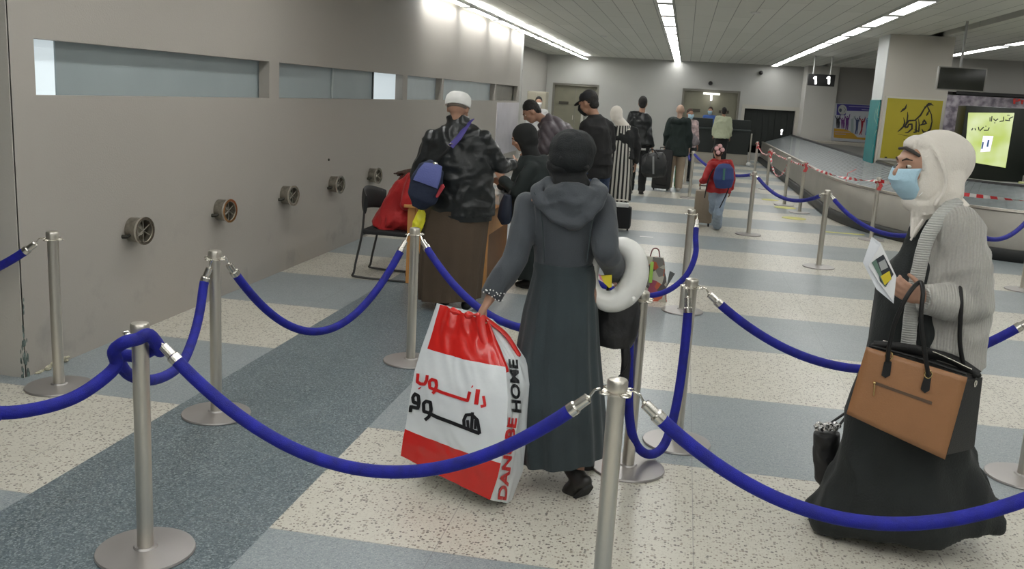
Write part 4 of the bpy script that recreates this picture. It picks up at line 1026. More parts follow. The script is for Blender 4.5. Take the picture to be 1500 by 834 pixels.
# black cap and under scarf
capm = mat('black_green_knit', s2l(20, 24, 26), .85, bump=.3, bscale=180)
bm = bmesh.new(); R_ = hframe(JA); hc = JA['head']
ell(bm, P(839, 220, 4.1), (.103, .122, .093), seg=28); ell(bm, P(837, 232, 4.08), (.100, .112, .075), seg=28)
fuse('under_cap', bm, .007, capm, A, JA['o'], smooth=3, fold=folds(.004, (16, 16, 10), 8))
bm = bmesh.new(); ell(bm, P(832, 242, 4.10), (.096, .110, .062), seg=24); tube(bm, [P(832, 240, 4.1), P(833, 258, 4.09), P(834, 274, 4.09)], [.088, .082, .098], n=20)
tube(bm, smooth_path([P(806, 240, 4.05), P(830, 231, 3.985), P(858, 245, 4.03)], 6), .016, n=10, rnd=True)
fuse('neck_scarf', bm, .007, blackc, A, JA['o'], smooth=3, fold=folds(.007, (12, 12, 22), 9))
shoes(A, JA, shoe_b, sole_b, high=.06)
# studs on the cuff
fs = onto(coA, .002); bm = bmesh.new()
for i in range(22):
    t = i / 21; x = 709 + 32 * t; y = 428 + 9 * t + 6 * math.sin(i * 1.9)
    p = fs(x, y)
    if p: ell(bm, p, (.0034,) * 3, seg=6)
obj('cuff_studs', bm, mat('pearl_stud', (.8, .8, .78), .3), A, origin=JA['o'])
eyes(A, JA)

# white vinyl neck ring round her forearm
ring_m = mat('white_vinyl', (.74, .74, .71), .28, var=.08, vscale=5, spec=.6)
rc = P(899, 401, 4.13)
bm = bmesh.new(); n_, k_ = 64, 28; vs = []
for i in range(n_):
    t = 2 * math.pi * i / n_; cx, cz = .098 * math.cos(t), .130 * math.sin(t); tw = .044 + .015 * math.cos(t + .35)
    d = V((math.cos(t) , 0, math.sin(t))).normalized(); c = rc + V((cx + .014 * math.sin(t), .01 * math.cos(t), cz)); 
    puck = 1 + .012 * math.sin(t * 14)
    vs.append([bm.verts.new(c + d * tw * puck * math.cos(a * 2 * math.pi / k_) + V((0, tw * .95 * math.sin(a * 2 * math.pi / k_), 0))) for a in range(k_)])
for i in range(n_):
    for a in range(k_): bm.faces.new((vs[i][a], vs[(i + 1) % n_][a], vs[(i + 1) % n_][(a + 1) % k_], vs[i][(a + 1) % k_]))
nr = thing('neck_ring', 'white inflated neck ring hanging on the forearm of the grey coated woman', 'neck pillow', rc)
obj('vinyl_tube', bm, ring_m, nr, origin=rc)
bm = bmesh.new(); tube(bm, [rc + V((.1, -.07, -.09)), rc + V((.105, -.085, -.095))], [.010, .008], n=12); obj('valve', bm, ring_m, nr, origin=rc)
# black shoulder bag on the same arm
bc = P(903, 470, 4.2)
bg = thing('tote_bag', 'black bag hanging below the white neck ring', 'bag', bc)
bm = bmesh.new(); tube(bm, [P(905, 436, 4.22), P(904, 455, 4.22), P(902, 490, 4.22), P(900, 508, 4.22)], [(.09, .05), (.105, .065), (.10, .065), (.075, .045)], side=(1, 0, 0), n=24)
fuse('pouch', bm, .008, mat('black_nylon', (.014, .014, .015), .5, bump=.3, bscale=40), bg, bc, smooth=4, fold=folds(.006, (12, 12, 8), 2))
bm = bmesh.new(); tube(bm, smooth_path([P(888, 440, 4.24), P(893, 412, 4.24), P(898, 404, 4.22), P(906, 414, 4.24), P(914, 440, 4.24)], 5), .008, n=8); obj('strap', bm, black, bg, origin=bc)
bm = bmesh.new(); tube(bm, smooth_path([P(915, 500, 4.2), P(917, 530, 4.2), P(914, 558, 4.21)], 5), [(.022, .012)] * 11, n=10); obj('hanging_strap', bm, black, bg, origin=bc)
bm = bmesh.new(); tube(bm, smooth_path([P(921, 505, 4.19), P(918, 535, 4.19), P(905, 553, 4.19), P(890, 558, 4.19)], 5), .0035, n=6); obj('cable', bm, black, bg, origin=bc)
bm = bmesh.new(); q = [P(880, 404, 4.07), P(896, 403, 4.07), P(896, 421, 4.07), P(892, 422, 4.07), P(884, 414, 4.07)]; plate(bm, q, (0, 1, 0), .01)
yc = q[0]; tag(obj('yellow_packet', bm, mat('packet_yellow', (.75, .62, .03), .5), None, False, origin=yc, loc=yc), 'small yellow packet showing through the neck ring', 'packet')
bm = bmesh.new(); q = [P(876.5, 402, 4.068), P(880, 404, 4.068), P(884, 414, 4.068), P(879, 409, 4.068)]; plate(bm, q, (0, 1, 0), .008)
tag(obj('pink_packet', bm, mat('packet_pink', (.75, .25, .35), .5), None, False, origin=q[0], loc=q[0]), 'tiny pink packet corner beside the yellow one inside the ring', 'packet')

# ================================================================== big shopping bag
bo = P(680, 720, 3.9); bo.z = 0
bagw = mat('bag_white_plastic', (.66, .69, .71), .25, bump=.35, bscale=9, spec=.6); bagr = mat('bag_red_plastic', (.58, .018, .014), .25, bump=.35, bscale=9, spec=.6)
sb = thing('shopping_bag', 'huge white and red plastic shopping bag with Arabic lettering carried low', 'shopping bag', bo)
# outline columns (front-left, front-right) and the gusset edge, row by row from top to bottom
FL = [(640, 444, 4.02), (628, 480, 4.0), (617, 510, 3.98), (607, 545, 3.95), (600, 585, 3.92), (595, 620, 3.9), (590, 645, 3.88), (587, 668, 3.88)]
FR = [(716, 470, 3.90), (726, 500, 3.86), (741, 540, 3.78), (744, 585, 3.72), (742, 632, 3.68), (736, 668, 3.66), (729, 700, 3.66), (718, 733, 3.68)]
GR = [(722, 468, 3.98), (750, 496, 3.98), (776, 535, 3.97), (781, 560, 3.95), (774, 610, 3.93), (769, 660, 3.92), (766, 690, 3.91), (748, 738, 3.86)]
BL = [(650, 448, 4.12), (660, 480, 4.18), (655, 510, 4.2), (650, 545, 4.2), (645, 585, 4.2), (640, 620, 4.18), (635, 645, 4.16), (630, 664, 4.12)]
def rowinterp(tab, v):
    v = v * (len(tab) - 1); i = min(int(v), len(tab) - 2); f = v - i
    return P(*tab[i]).lerp(P(*tab[i + 1]), f)
bm = bmesh.new(); NV, NF, NG = 72, 48, 22; grid = []
for i in range(NV + 1):
    v = i / NV; a, b, c, d = [rowinterp(t, v) for t in (FL, FR, GR, BL)]; row = []
    def wr(u, vv, amp):
        return amp * (noise.noise(V((u * 5, vv * 3.2, 1.3))) * .8 + .5 * (1 - 2 * abs(noise.noise(V((u * 7 - vv * 5, vv * 4, 7))))))
    nrm = (b - a).cross(V((0, 0, 1))).normalized()
    for k in range(NF):
        u = k / NF; p = a.lerp(b, u); env = math.sin(math.pi * u); top = max(0, .28 - v) / .28
        gather = top * .02 * math.sin(u * 26 + 2 * v)
        # folds fan out from the hand
        fan = .010 * math.sin(14 * math.atan2(v + .05, 1.06 - u)) * math.exp(-2.2 * math.hypot(v, .98 - u)) * env
        row.append(p + nrm * (.03 * env * math.sin(math.pi * min(1, v * 1.1)) + wr(u, v, .011) * env + gather * .4 + fan))
    nrm2 = (c - b).cross(V((0, 0, 1))).normalized()
    for k in range(NG):
        u = k / NG; env = math.sin(math.pi * u); row.append(b.lerp(c, u) + nrm2 * (-.02 * env * (1 - v) + wr(u + 3, v, .014) * env))
    for k in range(16): row.append(c.lerp(d, k / 16) + V((0, .03 * math.sin(math.pi * k / 16), 0)))
    for k in range(8): row.append(d.lerp(a, k / 8))
    grid.append([bm.verts.new(p) for p in row])
W_ = len(grid[0])
for i in range(NV):
    v = (i + .5) / NV
    for k in range(W_):
        f = bm.faces.new((grid[i][k], grid[i][(k + 1) % W_], grid[i + 1][(k + 1) % W_], grid[i + 1][k])); red = 0
        if k < NF:
            u = k / NF; red = 1 if (v < .272 and u > .07) or v > .765 else 0
        elif k < NF + NG: red = 1 if (k - NF < 3 and v < .3) else 0
        elif v < .25 or v > .8: red = 1
        f.material_index = red
bm.faces.new(grid[0][::-1]); bm.faces.new(grid[-1])
bagsk = obj('bag_skin', bm, [bagw, bagr], sb, origin=bo)
bm = bmesh.new()
tube(bm, smooth_path([P(660, 455, 3.99), P(682, 462, 3.95), P(700, 462, 3.92), P(708, 478, 3.9)], 5), [.012 + .008 * math.sin(k * 1.3) for k in range(16)], n=10)
tube(bm, smooth_path([P(704, 462, 3.9), P(706, 485, 3.885), P(714, 515, 3.86), P(724, 540, 3.83)], 5), [(.02, .010)] * 16, n=10, rnd=True)
tube(bm, smooth_path([P(702, 460, 3.93), P(722, 475, 3.94), P(742, 492, 3.95), P(760, 520, 3.95)], 5), [(.018, .01)] * 16, n=10, rnd=True)
obj('gathered_handle', bm, bagr, sb, origin=bo)
fb = onto(bagsk, .004)
Zb = lambda x, y: fb(590 + x / 3.97, 540 + y / 3.97)
red_ink = mat('lettering_red', (.55, .015, .015), .35); blk_ink = mat('lettering_black', (.008, .008, .01), .35)
def arabic_red(bm):
    T = 18
    for pts, w in [([(92, 30), (88, 78), (106, 90), (130, 92), (142, 70), (146, 40)], T), ([(100, 112), (104, 118)], 18),
                   ([(196, 128), (160, 112), (158, 78), (172, 64), (196, 72), (200, 100), (190, 132), (176, 146)], T), ([(190, 122), (230, 140), (380, 188), (388, 150), (394, 136)], T),
                   ([(404, 105), (409, 109)], 16), ([(440, 122), (428, 210)], T + 6), ([(470, 160), (480, 216), (455, 222)], T - 1)]:
        ribbon(bm, pts, w, Zb, step=6)
decal('red_lettering', arabic_red, red_ink, sb, bo)
def arabic_black(bm):
    T = 20
    for pts, w in [([(48, 255), (50, 222), (92, 232), (98, 200), (94, 160), (74, 148), (62, 170), (66, 196), (92, 205)], T), 
                   ([(168, 262), (126, 250), (124, 205), (140, 190), (164, 198), (168, 240), (156, 280), (132, 300)], T), ([(165, 264), (200, 282), (450, 378)], T + 1),
                   ([(450, 380), (436, 300), (404, 268), (372, 270), (358, 300), (360, 345)], T - 1), ([(408, 255), (402, 360)], T - 2), ([(380, 300), (384, 345)], T - 4), ([(425, 300), (424, 352)], T - 5)]:
        ribbon(bm, pts, w, Zb, step=6)
decal('black_lettering', arabic_black, blk_ink, sb, bo)
def up_text(s, x0, y0, x1, y1, wpx, m, nm):
    """lettering read upwards: runs from (x0, y0) at the bottom to (x1, y1), its letters' tops towards the left"""
    bm = bmesh.new()
    def f(u, v):
        x = x0 + (x1 - x0) * u - wpx * (v - .0); y = y0 + (y1 - y0) * u - wpx * .12 * (v)
        return fb(x, y)
    map_text(bm, s, f, bold=.035, cuts=4); bmesh.ops.translate(bm, verts=bm.verts, vec=-bo)
    me = bpy.data.meshes.new(nm); bm.to_mesh(me); bm.free(); me.materials.append(m); link(bpy.data.objects.new(nm, me), sb)
up_text('DANUBE', 741, 733, 757, 613, 13, red_ink, 'side_lettering')
up_text('HOME', 763, 605, 758, 528, 14, blk_ink, 'side_lettering')

# ================================================================== B: woman with the white headscarf
bY = 3.95
JB = joints(1.1, 3.95, math.radians(108), 1.66, dict(head=P(1352, 247, bY), neck=P(1374, 300, bY + .02), chest=P(1385, 350, bY), waist=P(1383, 430, bY), pelvis=P(1378, 490, bY),
    sL=P(1410, 338, bY - .15), eL=P(1424, 446, bY - .16), wL=P(1352, 438, bY - .24), sR=P(1362, 325, bY + .15), eR=P(1335, 430, bY + .2), wR=P(1268, 570, bY + .3),
    hf=(-.93, -.36, -.06), hL=P(1375, 500, bY - .02), hR=P(1365, 500, bY + .08), kL=P(1350, 645, bY), kR=P(1310, 650, bY + .1), aL=P(1385, 755, bY + .05), aR=P(1290, 768, bY + .05)))
JB['toeL'] = V((-.8, -.1, -.5)); JB['toeR'] = V((-1, -.3, 0)); JB['aR'].z = .1; JB['aL'].z = .16
B = thing('person', 'woman in white headscarf, blue face mask and grey cardigan walking past', 'person', JB['o'])
body(B, JB, skin, .0058, grip=dict(L=dict(d=P(1318, 424, bY - .28) - P(1352, 438, bY - .24), pn=V((0, .95, .3)), side=-1, curl=.75, thumb=.45), R=dict(curl=1.0)), khead=1.06)
eyes(B, JB, 1.06)
maskm = mat('mask_blue', s2l(172, 205, 222), .7, bump=.15, bscale=150)
surgical_mask(B, JB, maskm, 1.08)
whc = mat('white_scarf_cloth', s2l(218, 212, 203), .8, bump=.2, bscale=160, var=.04, sheen=.1)
RB = hframe(JB)
def hb(x, y, z): return JB['head'] + RB @ (V((x, y, z)) * 1.04)
hijab(B, JB, whc, .0062, 1.06, back=.02, pad=.024, shift=.022, chin=False, fold=folds(.003, (7, 7, 5), 12),
      drape=[([hb(0, .03, -.12), P(1352, 300, bY - .03), P(1345, 322, bY - .02), P(1337, 345, bY - .05)], [.045, .045, .032, .012]),
             ([P(1384, 256, bY), P(1382, 282, bY - .02), P(1372, 300, bY - .02)], [.075, .075, .07]), ([hb(-.03, .022, .092), hb(.03, .022, .092)], [(.055, .034), (.055, .034)], RB @ V((0, 1, 0))), (smooth_path([hb(-.03, .02, .12), P(1378, 235, bY - .11), P(1385, 270, bY - .11), P(1370, 300, bY - .1)], 5), .008)])
bm = bmesh.new(); tube(bm, [hb(-.066, .066, .055), hb(-.045, .080, .070), hb(-.01, .088, .080), hb(.03, .086, .076)], [.006, .007, .007, .006], n=8, rnd=True); obj('under_scarf_band', bm, mat('dark_band_cloth', (.05, .045, .04), .8), B, origin=JB['o'])
abm = mat('black_abaya_cloth', (.0075, .0105, .0105), .75, bump=.25, bscale=120, var=.25, vscale=6, sheen=.04)
bm = sil([(312, 1352, 1398, bY + .02, .09), (335, 1338, 1412, bY + .02, .12), (375, 1318, 1418, bY + .02, .135), (420, 1290, 1418, bY + .02, .15), (500, 1266, 1418, bY + .02, .17), (575, 1249, 1415, bY + .03, .20), (640, 1237, 1414, bY + .04, .22), (685, 1222, 1430, bY + .05, .24), (722, 1200, 1450, bY + .06, .26), (750, 1182, 1464, bY + .07, .27), (762, 1188, 1463, bY + .07, .26)], n=96, pleat=(.045, 9, 1.3))
bmesh.ops.subdivide_edges(bm, edges=bm.edges[:], cuts=1, use_grid_fill=True)
fuse('abaya', bm, .011, abm, B, JB['o'], smooth=1, fold=folds(.026, (6, 6, 2.0), 21))
# ribbed cardigan
def knit(name, col, per=70, mode='X'):
    m = mat(name, col, .9, sheen=.2); nt = m.node_tree; N = nt.nodes; L = nt.links; b = N['Principled BSDF']
    tc = N.new('ShaderNodeTexCoord'); wv = N.new('ShaderNodeTexWave'); wv.bands_direction = mode; wv.inputs['Scale'].default_value = per; wv.inputs['Distortion'].default_value = 1.2; wv.inputs['Detail'].default_value = 1; wv.inputs['Detail Scale'].default_value = .6
    L.new(tc.outputs['Object'], wv.inputs['Vector']); n2 = N.new('ShaderNodeTexNoise'); n2.inputs['Scale'].default_value = 120; L.new(tc.outputs['Object'], n2.inputs['Vector'])
    mx = N.new('ShaderNodeMix'); mx.data_type = 'RGBA'; mx.inputs[6].default_value = (*[c * .82 for c in col], 1); mx.inputs[7].default_value = (*[c * 1.1 for c in col], 1); L.new(n2.outputs['Fac'], mx.inputs[0]); L.new(mx.outputs[2], b.inputs['Base Color'])
    ad = N.new('ShaderNodeMath'); ad.operation = 'MULTIPLY_ADD'; L.new(n2.outputs['Fac'], ad.inputs[0]); ad.inputs[1].default_value = .5; L.new(wv.outputs['Fac'], ad.inputs[2])
    bp = N.new('ShaderNodeBump'); bp.inputs['Strength'].default_value = .6; bp.inputs['Distance'].default_value = .004; L.new(ad.outputs[0], bp.inputs['Height']); L.new(bp.outputs[0], b.inputs['Normal']); return m
kn = knit('grey_knit', s2l(168, 166, 160), 30); kn2 = knit('grey_knit_rib', s2l(176, 177, 173), 34, 'Z')
cY = bY - .01
bm = sil([(296, 1384, 1404, cY, .08), (312, 1374, 1420, cY, .11), (330, 1362, 1432, cY, .14), (365, 1346, 1446, cY, .17), (410, 1336, 1450, cY, .18), (470, 1328, 1447, cY, .185), (515, 1326, 1441, cY, .19), (532, 1328, 1438, cY, .19)], n=48)
tube(bm, [JB['sL'] + V((0, .03, 0)), JB['sL'].lerp(JB['eL'], .5), JB['eL']], [.085, .082, .076], n=20, rnd=True)
tube(bm, [JB['eL'], JB['eL'].lerp(JB['wL'], .45), JB['wL'].lerp(JB['eL'], .03)], [.076, .070, .050], n=20)
tube(bm, [JB['sR'], JB['eR'], JB['wR'].lerp(JB['eR'], .1)], [.07, .062, .05], n=16, rnd=True)
fB = folds(.012, (8, 8, 6), 31)
card = fuse('cardigan', bm, .0075, kn, B, JB['o'], smooth=3, fold=fB)
bm = bmesh.new(); pts = smooth_path([P(1402, 292, cY - .06), P(1378, 318, cY - .13), P(1358, 350, cY - .15), P(1345, 400, cY - .15), P(1336, 450, cY - .15), P(1331, 500, cY - .16), P(1331, 545, cY - .16)], 6)
tube(bm, pts, [(.030, .013)] * len(pts), side=(1, 0, 0), n=16, rnd=False); fuse('cardigan_front_band', bm, .006, kn2, B, JB['o'], smooth=2)
bm = bmesh.new(); d = (JB['wL'] - JB['eL']).normalized(); w_ = JB['wL']; tube(bm, [w_ - d * .045, w_ - d * .02, w_ + d * .002], [.046, .047, .043], n=24); obj('cardigan_cuff', bm, kn2, B, origin=JB['o'])
shoes(B, JB, mat('beige_shoe', (.35, .27, .20), .5), sole_b)
bm = bmesh.new(); tube(bm, [P(1334, 352, bY - .12), P(1341, 338, bY - .13), P(1352, 322, bY - .12)], [.004, .006, .004], n=8); obj('collar_edge', bm, whc, B, origin=JB['o'])

# papers in her hand
pY = bY - .335
po = P(1290, 400, pY)
pa = thing('travel_papers', 'folded white papers with a dark and yellow printed picture in her hand', 'papers', po)
nrm = V((0, 1, 0))
bm = bmesh.new(); plate(bm, [P(1277, 347, pY + .03), P(1290, 356, pY + .02), P(1313, 405, pY), P(1309, 445, pY), P(1284, 424, pY), P(1264, 385, pY + .02)], nrm, .002); obj('outer_sheet', bm, mat('paper_sheet', (.66, .68, .72), .5), pa, False, origin=po)
bm = bmesh.new(); plate(bm, [P(1291, 358, pY - .008), P(1313, 406, pY - .008), P(1308, 442, pY - .008), P(1287, 413, pY - .008), P(1272, 390, pY - .004), P(1282, 372, pY)], nrm, .002); obj('inner_sheet', bm, mat('paper_sheet_2', (.74, .75, .76), .5), pa, False, origin=po)
for nm, q, c in (('dark_picture', [(1283, 380), (1294, 373), (1309, 402), (1297, 421), (1289, 412)], (.025, .03, .04)), ('green_edge', [(1277, 385), (1283, 380), (1299, 420), (1295, 418)], (.12, .20, .16)), ('grey_picture', [(1287, 385), (1296, 380), (1301, 392), (1291, 397)], (.35, .36, .36)), ('yellow_picture', [(1290, 405), (1303, 397), (1306, 409), (1296, 418)], (.62, .50, .03))):
    k = dict(dark_picture=.010, green_edge=.0105, grey_picture=.0115, yellow_picture=.012)[nm]
    bm = bmesh.new(); plate(bm, [P(x, y, pY - k) for x, y in q], nrm, .0006); obj(nm, bm, mat('print_' + nm, c, .4), pa, False, origin=po)

# tan and black handbag on her forearm
ho = P(1330, 590, 3.62)
hbg = thing('handbag', 'large tan and black leather handbag hanging from her forearm', 'handbag', ho)
tan = mat('tan_leather', s2l(150, 106, 70), .42, bump=.15, bscale=160, var=.08, vscale=6); blk = mat('black_handbag_leather', (.010, .010, .010), .45, bump=.15, bscale=160, spec=.3)
TL, TR, BR, BL_ = P(1269, 508, 3.66), P(1417, 553, 3.60), P(1384, 673, 3.60), P(1240, 606, 3.66)
dp = P(1443, 548, 3.76) - TR; dpb = P(1430, 662, 3.76) - BR
nn = (TR - TL).cross(BL_ - TL).normalized(); nn = -nn if nn.y > 0 else nn
def quad_slab(bm, q, back, m=0, N=14, bulge=.012):
    g = []
    for i in range(N + 1):
        r = []
        for k in range(N + 1):
            u, v = k / N, i / N; p = q[0].lerp(q[1], u).lerp(q[3].lerp(q[2], u), v); r.append(bm.verts.new(p + nn * bulge * math.sin(math.pi * u) * math.sin(math.pi * v)))
        g.append(r)
    for i in range(N):
        for k in range(N): bm.faces.new((g[i][k], g[i][k + 1], g[i + 1][k + 1], g[i + 1][k]))
bm = bmesh.new(); quad_slab(bm, [TL, TR, BR, BL_], 0)
fr = obj('front_panel', bm, tan, hbg, origin=ho); so = fr.modifiers.new('s', 'SOLIDIFY'); so.thickness = .006
TLb, TRb, BRb, BLb = TL + dp * 1.0, TR + dp, BR + dpb, BL_ + dpb
ctr = (TL + BR + TRb + BLb) / 4
bm = bmesh.new()
g = [bm.verts.new(v + (ctr - v).normalized() * .004) for v in (TL, TR, BR, BL_, TLb, TRb, BRb, BLb)]
for f in ((0, 1, 2, 3), (4, 5, 6, 7), (1, 5, 6, 2), (0, 4, 7, 3), (3, 2, 6, 7), (0, 1, 5, 4)): bm.faces.new([g[i] for i in f])
bmesh.ops.recalc_face_normals(bm, faces=bm.faces); bmesh.ops.bevel(bm, geom=bm.edges[:], offset=.012, segments=3, affect='EDGES'); obj('body', bm, blk, hbg, origin=ho)
bm = bmesh.new(); tube(bm, smooth_path([TL.lerp(TLb, .35), TL.lerp(TRb, .3) + V((0, 0, .028)), TL.lerp(TRb, .7) + V((0, 0, .028)), TR.lerp(TRb, .6)], 6), [(.012, .02)] * 19, n=10, rnd=True); tube(bm, smooth_path([TL.lerp(TLb, .1) + V((0, 0, .004)), TL.lerp(TR, .5) + V((0, 0.02, .012)), TR + V((0, .02, .006))], 6), .005, n=8); obj('top_rim', bm, blk, hbg, origin=ho)
bm = bmesh.new(); zp = [TL.lerp(TLb, .5) + V((.02, 0, .02)), TL.lerp(TRb, .5) + V((0, 0, .042)), TR.lerp(TRb, .5) + V((-.02, 0, .022))]; tube(bm, smooth_path(zp, 6), .0035, n=6); obj('zip', bm, chrome, hbg, origin=ho)
fh = onto(fr, .009)
def frontp(x, y, e=0.0): p = fh(x, y); return (p if p is not None else P(x, y, 3.63)) + nn * e
for (tx, ty_), tabp in (((1300, 518), [(1291, 549), (1295, 530), (1300, 526), (1306, 530), (1304, 549), (1297, 553)]), ((1357, 545), [(1348, 569), (1354, 549), (1359, 545), (1364, 549), (1361, 571), (1354, 575)])):
    bm = bmesh.new(); plate(bm, [frontp(x, y) for x, y in tabp], nn, .006); tb = obj('handle_tab', bm, blk, hbg, False, origin=ho)
    bm = bmesh.new(); c = frontp(tx + 2, ty_ - .5 + 3, .004); tube(bm, [c + V((.013 * math.cos(a * math.pi / 6), -.002, .015 * math.sin(a * math.pi / 6))) for a in range(13)], .003, n=6, cap=False); obj('ring', bm, mat('gold_metal', (.65, .48, .22), .25, 1), tb, origin=ho)
h1 = smooth_path([frontp(1300, 528, .004), P(1303, 505, 3.615), P(1312, 470, 3.60), P(1330, 432, 3.60), P(1347, 414, 3.66), P(1352, 428, 3.61), P(1349, 465, 3.585), P(1354, 510, 3.58), frontp(1359, 548, .004)], 7)
bm = bmesh.new(); tube(bm, h1[:], .0085, n=12, rnd=True); obj('handle', bm, blk, hbg, origin=ho)
h2 = smooth_path([TL.lerp(TLb, .9) + (TR - TL) * .25, P(1372, 480, 3.84), P(1385, 430, 3.84), P(1402, 412, 3.78), P(1408, 440, 3.69), P(1406, 500, 3.70), TR.lerp(TRb, .7) + (TL - TR) * .15], 7)
bm = bmesh.new(); tube(bm, h2, .0085, n=12, rnd=True); obj('handle', bm, blk, hbg, origin=ho)
bm = bmesh.new(); plate(bm, [frontp(1280, 562), frontp(1281, 558), frontp(1365, 588), frontp(1364, 592)], nn, .003); zo = obj('front_zip', bm, mat('zip_brown', (.10, .06, .035), .5), hbg, False, origin=ho)
bm = bmesh.new(); tube(bm, [frontp(1281, 561, .004), frontp(1280, 578, .004)], [.0035, .003], n=8, rnd=True); ell(bm, frontp(1281, 560, .005), (.006,) * 3); obj('zip_pull', bm, MATS['gold_metal'], zo, origin=ho)
bm = bmesh.new(); c = TR.lerp(TRb, .45) + V((0, 0, -.03)) + (TR - TL).normalized() * .004; e1 = dp.normalized(); tube(bm, [c + e1 * .012 * math.cos(a * math.pi / 6) + V((0, 0, .012 * math.sin(a * math.pi / 6))) for a in range(13)], .003, n=6, cap=False); obj('side_ring', bm, chrome, hbg, origin=ho)

# second dark bag with foil, in her other hand
so_ = P(1212, 680, 4.2)
s2 = thing('lunch_bag', 'small black bag with crumpled silver foil at its mouth beside the dress', 'bag', so_)
bm = bmesh.new(); tube(bm, [P(1211, 634, 4.2), P(1211, 660, 4.2), P(1213, 700, 4.2), P(1220, 728, 4.2)], [(.058, .05), (.060, .05), (.057, .048), (.030, .03)], side=(1, 0, 0), n=24); fuse('pouch', bm, .007, MATS['black_nylon'], s2, so_, smooth=3, fold=folds(.005, (14, 14, 10), 3))
bm = bmesh.new()
for i in range(16): ell(bm, P(1196 + i * 2.1, 625 + 3 * math.sin(i * 2.3), 4.17 + .02 * math.sin(i * 1.7)), (.014, .012, .012 + .006 * math.sin(i)), Matrix.Rotation(i * .7, 3, 'Y'), seg=5)
obj('foil', bm, mat('silver_foil', (.7, .7, .7), .2, 1, bump=.5, bscale=80), s2, smooth=False, origin=so_)
bm = bmesh.new(); tube(bm, smooth_path([P(1203, 632, 4.2), P(1220, 618, 4.22), P(1245, 600, 4.24), P(1258, 585, 4.25)], 5), .006, n=8); tube(bm, smooth_path([P(1222, 632, 4.2), P(1236, 615, 4.22), P(1258, 587, 4.25)], 5), .006, n=8); obj('strap', bm, black, s2, origin=so_)
# ================================================================== TABLE, CHAIR AND THE QUEUE AT IT
wood = mat('honey_wood', s2l(205, 148, 86), .45, bump=.1, bscale=30, var=.18, vscale=6, stretch=(1, 1, .15))
wood_d = mat('brown_wood', s2l(120, 84, 52), .5, var=.15, vscale=5)
tx0, tx1, ty0, ty1, tz = -2.44, -1.68, 8.22, 9.85, .745
tb = thing('wooden_desk', 'honey coloured wooden desk at which the travellers queue', 'desk', (-2.06, 9.0, 0)); O_d = V((-2.06, 9.0, 0))
bm = bmesh.new(); box(bm, (tx0 - .03, ty0 - .03, tz - .03), (tx1 + .03, ty1 + .03, tz), .006); obj('desk_top', bm, wood, tb, False, origin=O_d)
for x in (tx0, tx1 - .07):
    for y in (ty0, ty1 - .07):
        bm = bmesh.new(); box(bm, (x, y, 0), (x + .07, y + .07, tz - .03), .004); obj('leg', bm, wood, tb, False, origin=O_d)
bm = bmesh.new(); box(bm, (tx1 - .045, ty0 + .07, tz - .25), (tx1 - .02, ty1 - .07, tz - .03)); obj('side_apron', bm, wood, tb, False, origin=O_d)
bm = bmesh.new(); box(bm, (tx1 - .12, ty0 + .5, .0), (tx1 - .10, ty1 - .07, tz - .2)); obj('inner_panel', bm, wood_d, tb, False, origin=O_d)
bm = bmesh.new(); box(bm, (tx0 + .07, ty0 + .02, tz - .5), (tx1 - .07, ty0 + .04, tz - .03)); obj('front_panel', bm, wood, tb, False, origin=O_d)
bm = bmesh.new(); box(bm, (tx0 + .01, ty0 + .02, .05), (tx0 + .03, ty0 + .7, tz - .03)); obj('side_panel', bm, wood, tb, False, origin=O_d)
paper = MATS['paper_white'] if 'paper_white' in MATS else mat('paper_white', (.8, .8, .8), .6)
for i, (x, y, a, l) in enumerate(((-1.86, 8.5, .3, 'loose white form on the wooden desk close to its corner'), (-1.95, 8.95, -.2, 'white form lying deeper on the wooden desk'), (-1.78, 9.4, .1, 'white form at the far end of the wooden desk'))):
    bm = bmesh.new(); box(bm, (-.105, -.15, 0), (.105, .15, .004)); tag(obj('paper_form', bm, paper, None, False, loc=(x, y, tz + .001)), l, 'paper').rotation_euler = (0, 0, a)
bp_ = P(734, 285, 8.75); t = thing('plastic_tub', 'clear plastic tub of tissues on the desk beside the leather jacket', 'tub', (bp_.x, 8.75, tz))
bm = bmesh.new(); tube(bm, [(0, 0, .003), (0, 0, .11)], [(.10, .075), (.12, .09)], n=4); obj('tub', bm, mat('tub_clear', (.62, .64, .66), .15, alpha=.75), t, False)
bm = bmesh.new()
for i in range(10): ell(bm, (random.uniform(-.06, .06), random.uniform(-.05, .05), .10 + random.uniform(0, .07)), (.05, .035, .03), Matrix.Rotation(i, 3, 'Z') @ Matrix.Rotation(.7, 3, 'X'), seg=6)
fuse('tissue', bm, .009, white_p, t, V((0, 0, 0)), smooth=1)
# sled chair
chp = thing('sled_chair', 'black upholstered chair on a bent steel sled frame by the desk', 'chair', (-2.66, 8.48, 0)); co = V((-2.66, 8.48, 0))
fr_m = mat('chair_frame_steel', (.10, .10, .10), .35, .9)
def chair_side(y, nm):
    bm = bmesh.new()
    pts = [V((-2.66 - .42 + .08, y, .80)), V((-2.66 - .30, y, .45)), V((-2.66 - .34, y, .06)), V((-2.66 - .30, y, .015)), V((-2.66 + .28, y, .015)), V((-2.66 + .33, y, .05)), V((-2.66 + .25, y, .43))]
    pts = [V((-2.86, y, .80)), V((-2.88, y, .45)), V((-2.95, y, .08)), V((-2.91, y, .014)), V((-2.32, y, .014)), V((-2.28, y, .05)), V((-2.36, y, .42))]
    tube(bm, smooth_path(pts, 6), .011, n=10); obj(nm, bm, fr_m, chp, origin=co)
chair_side(8.24, 'frame_side'); chair_side(8.72, 'frame_side')
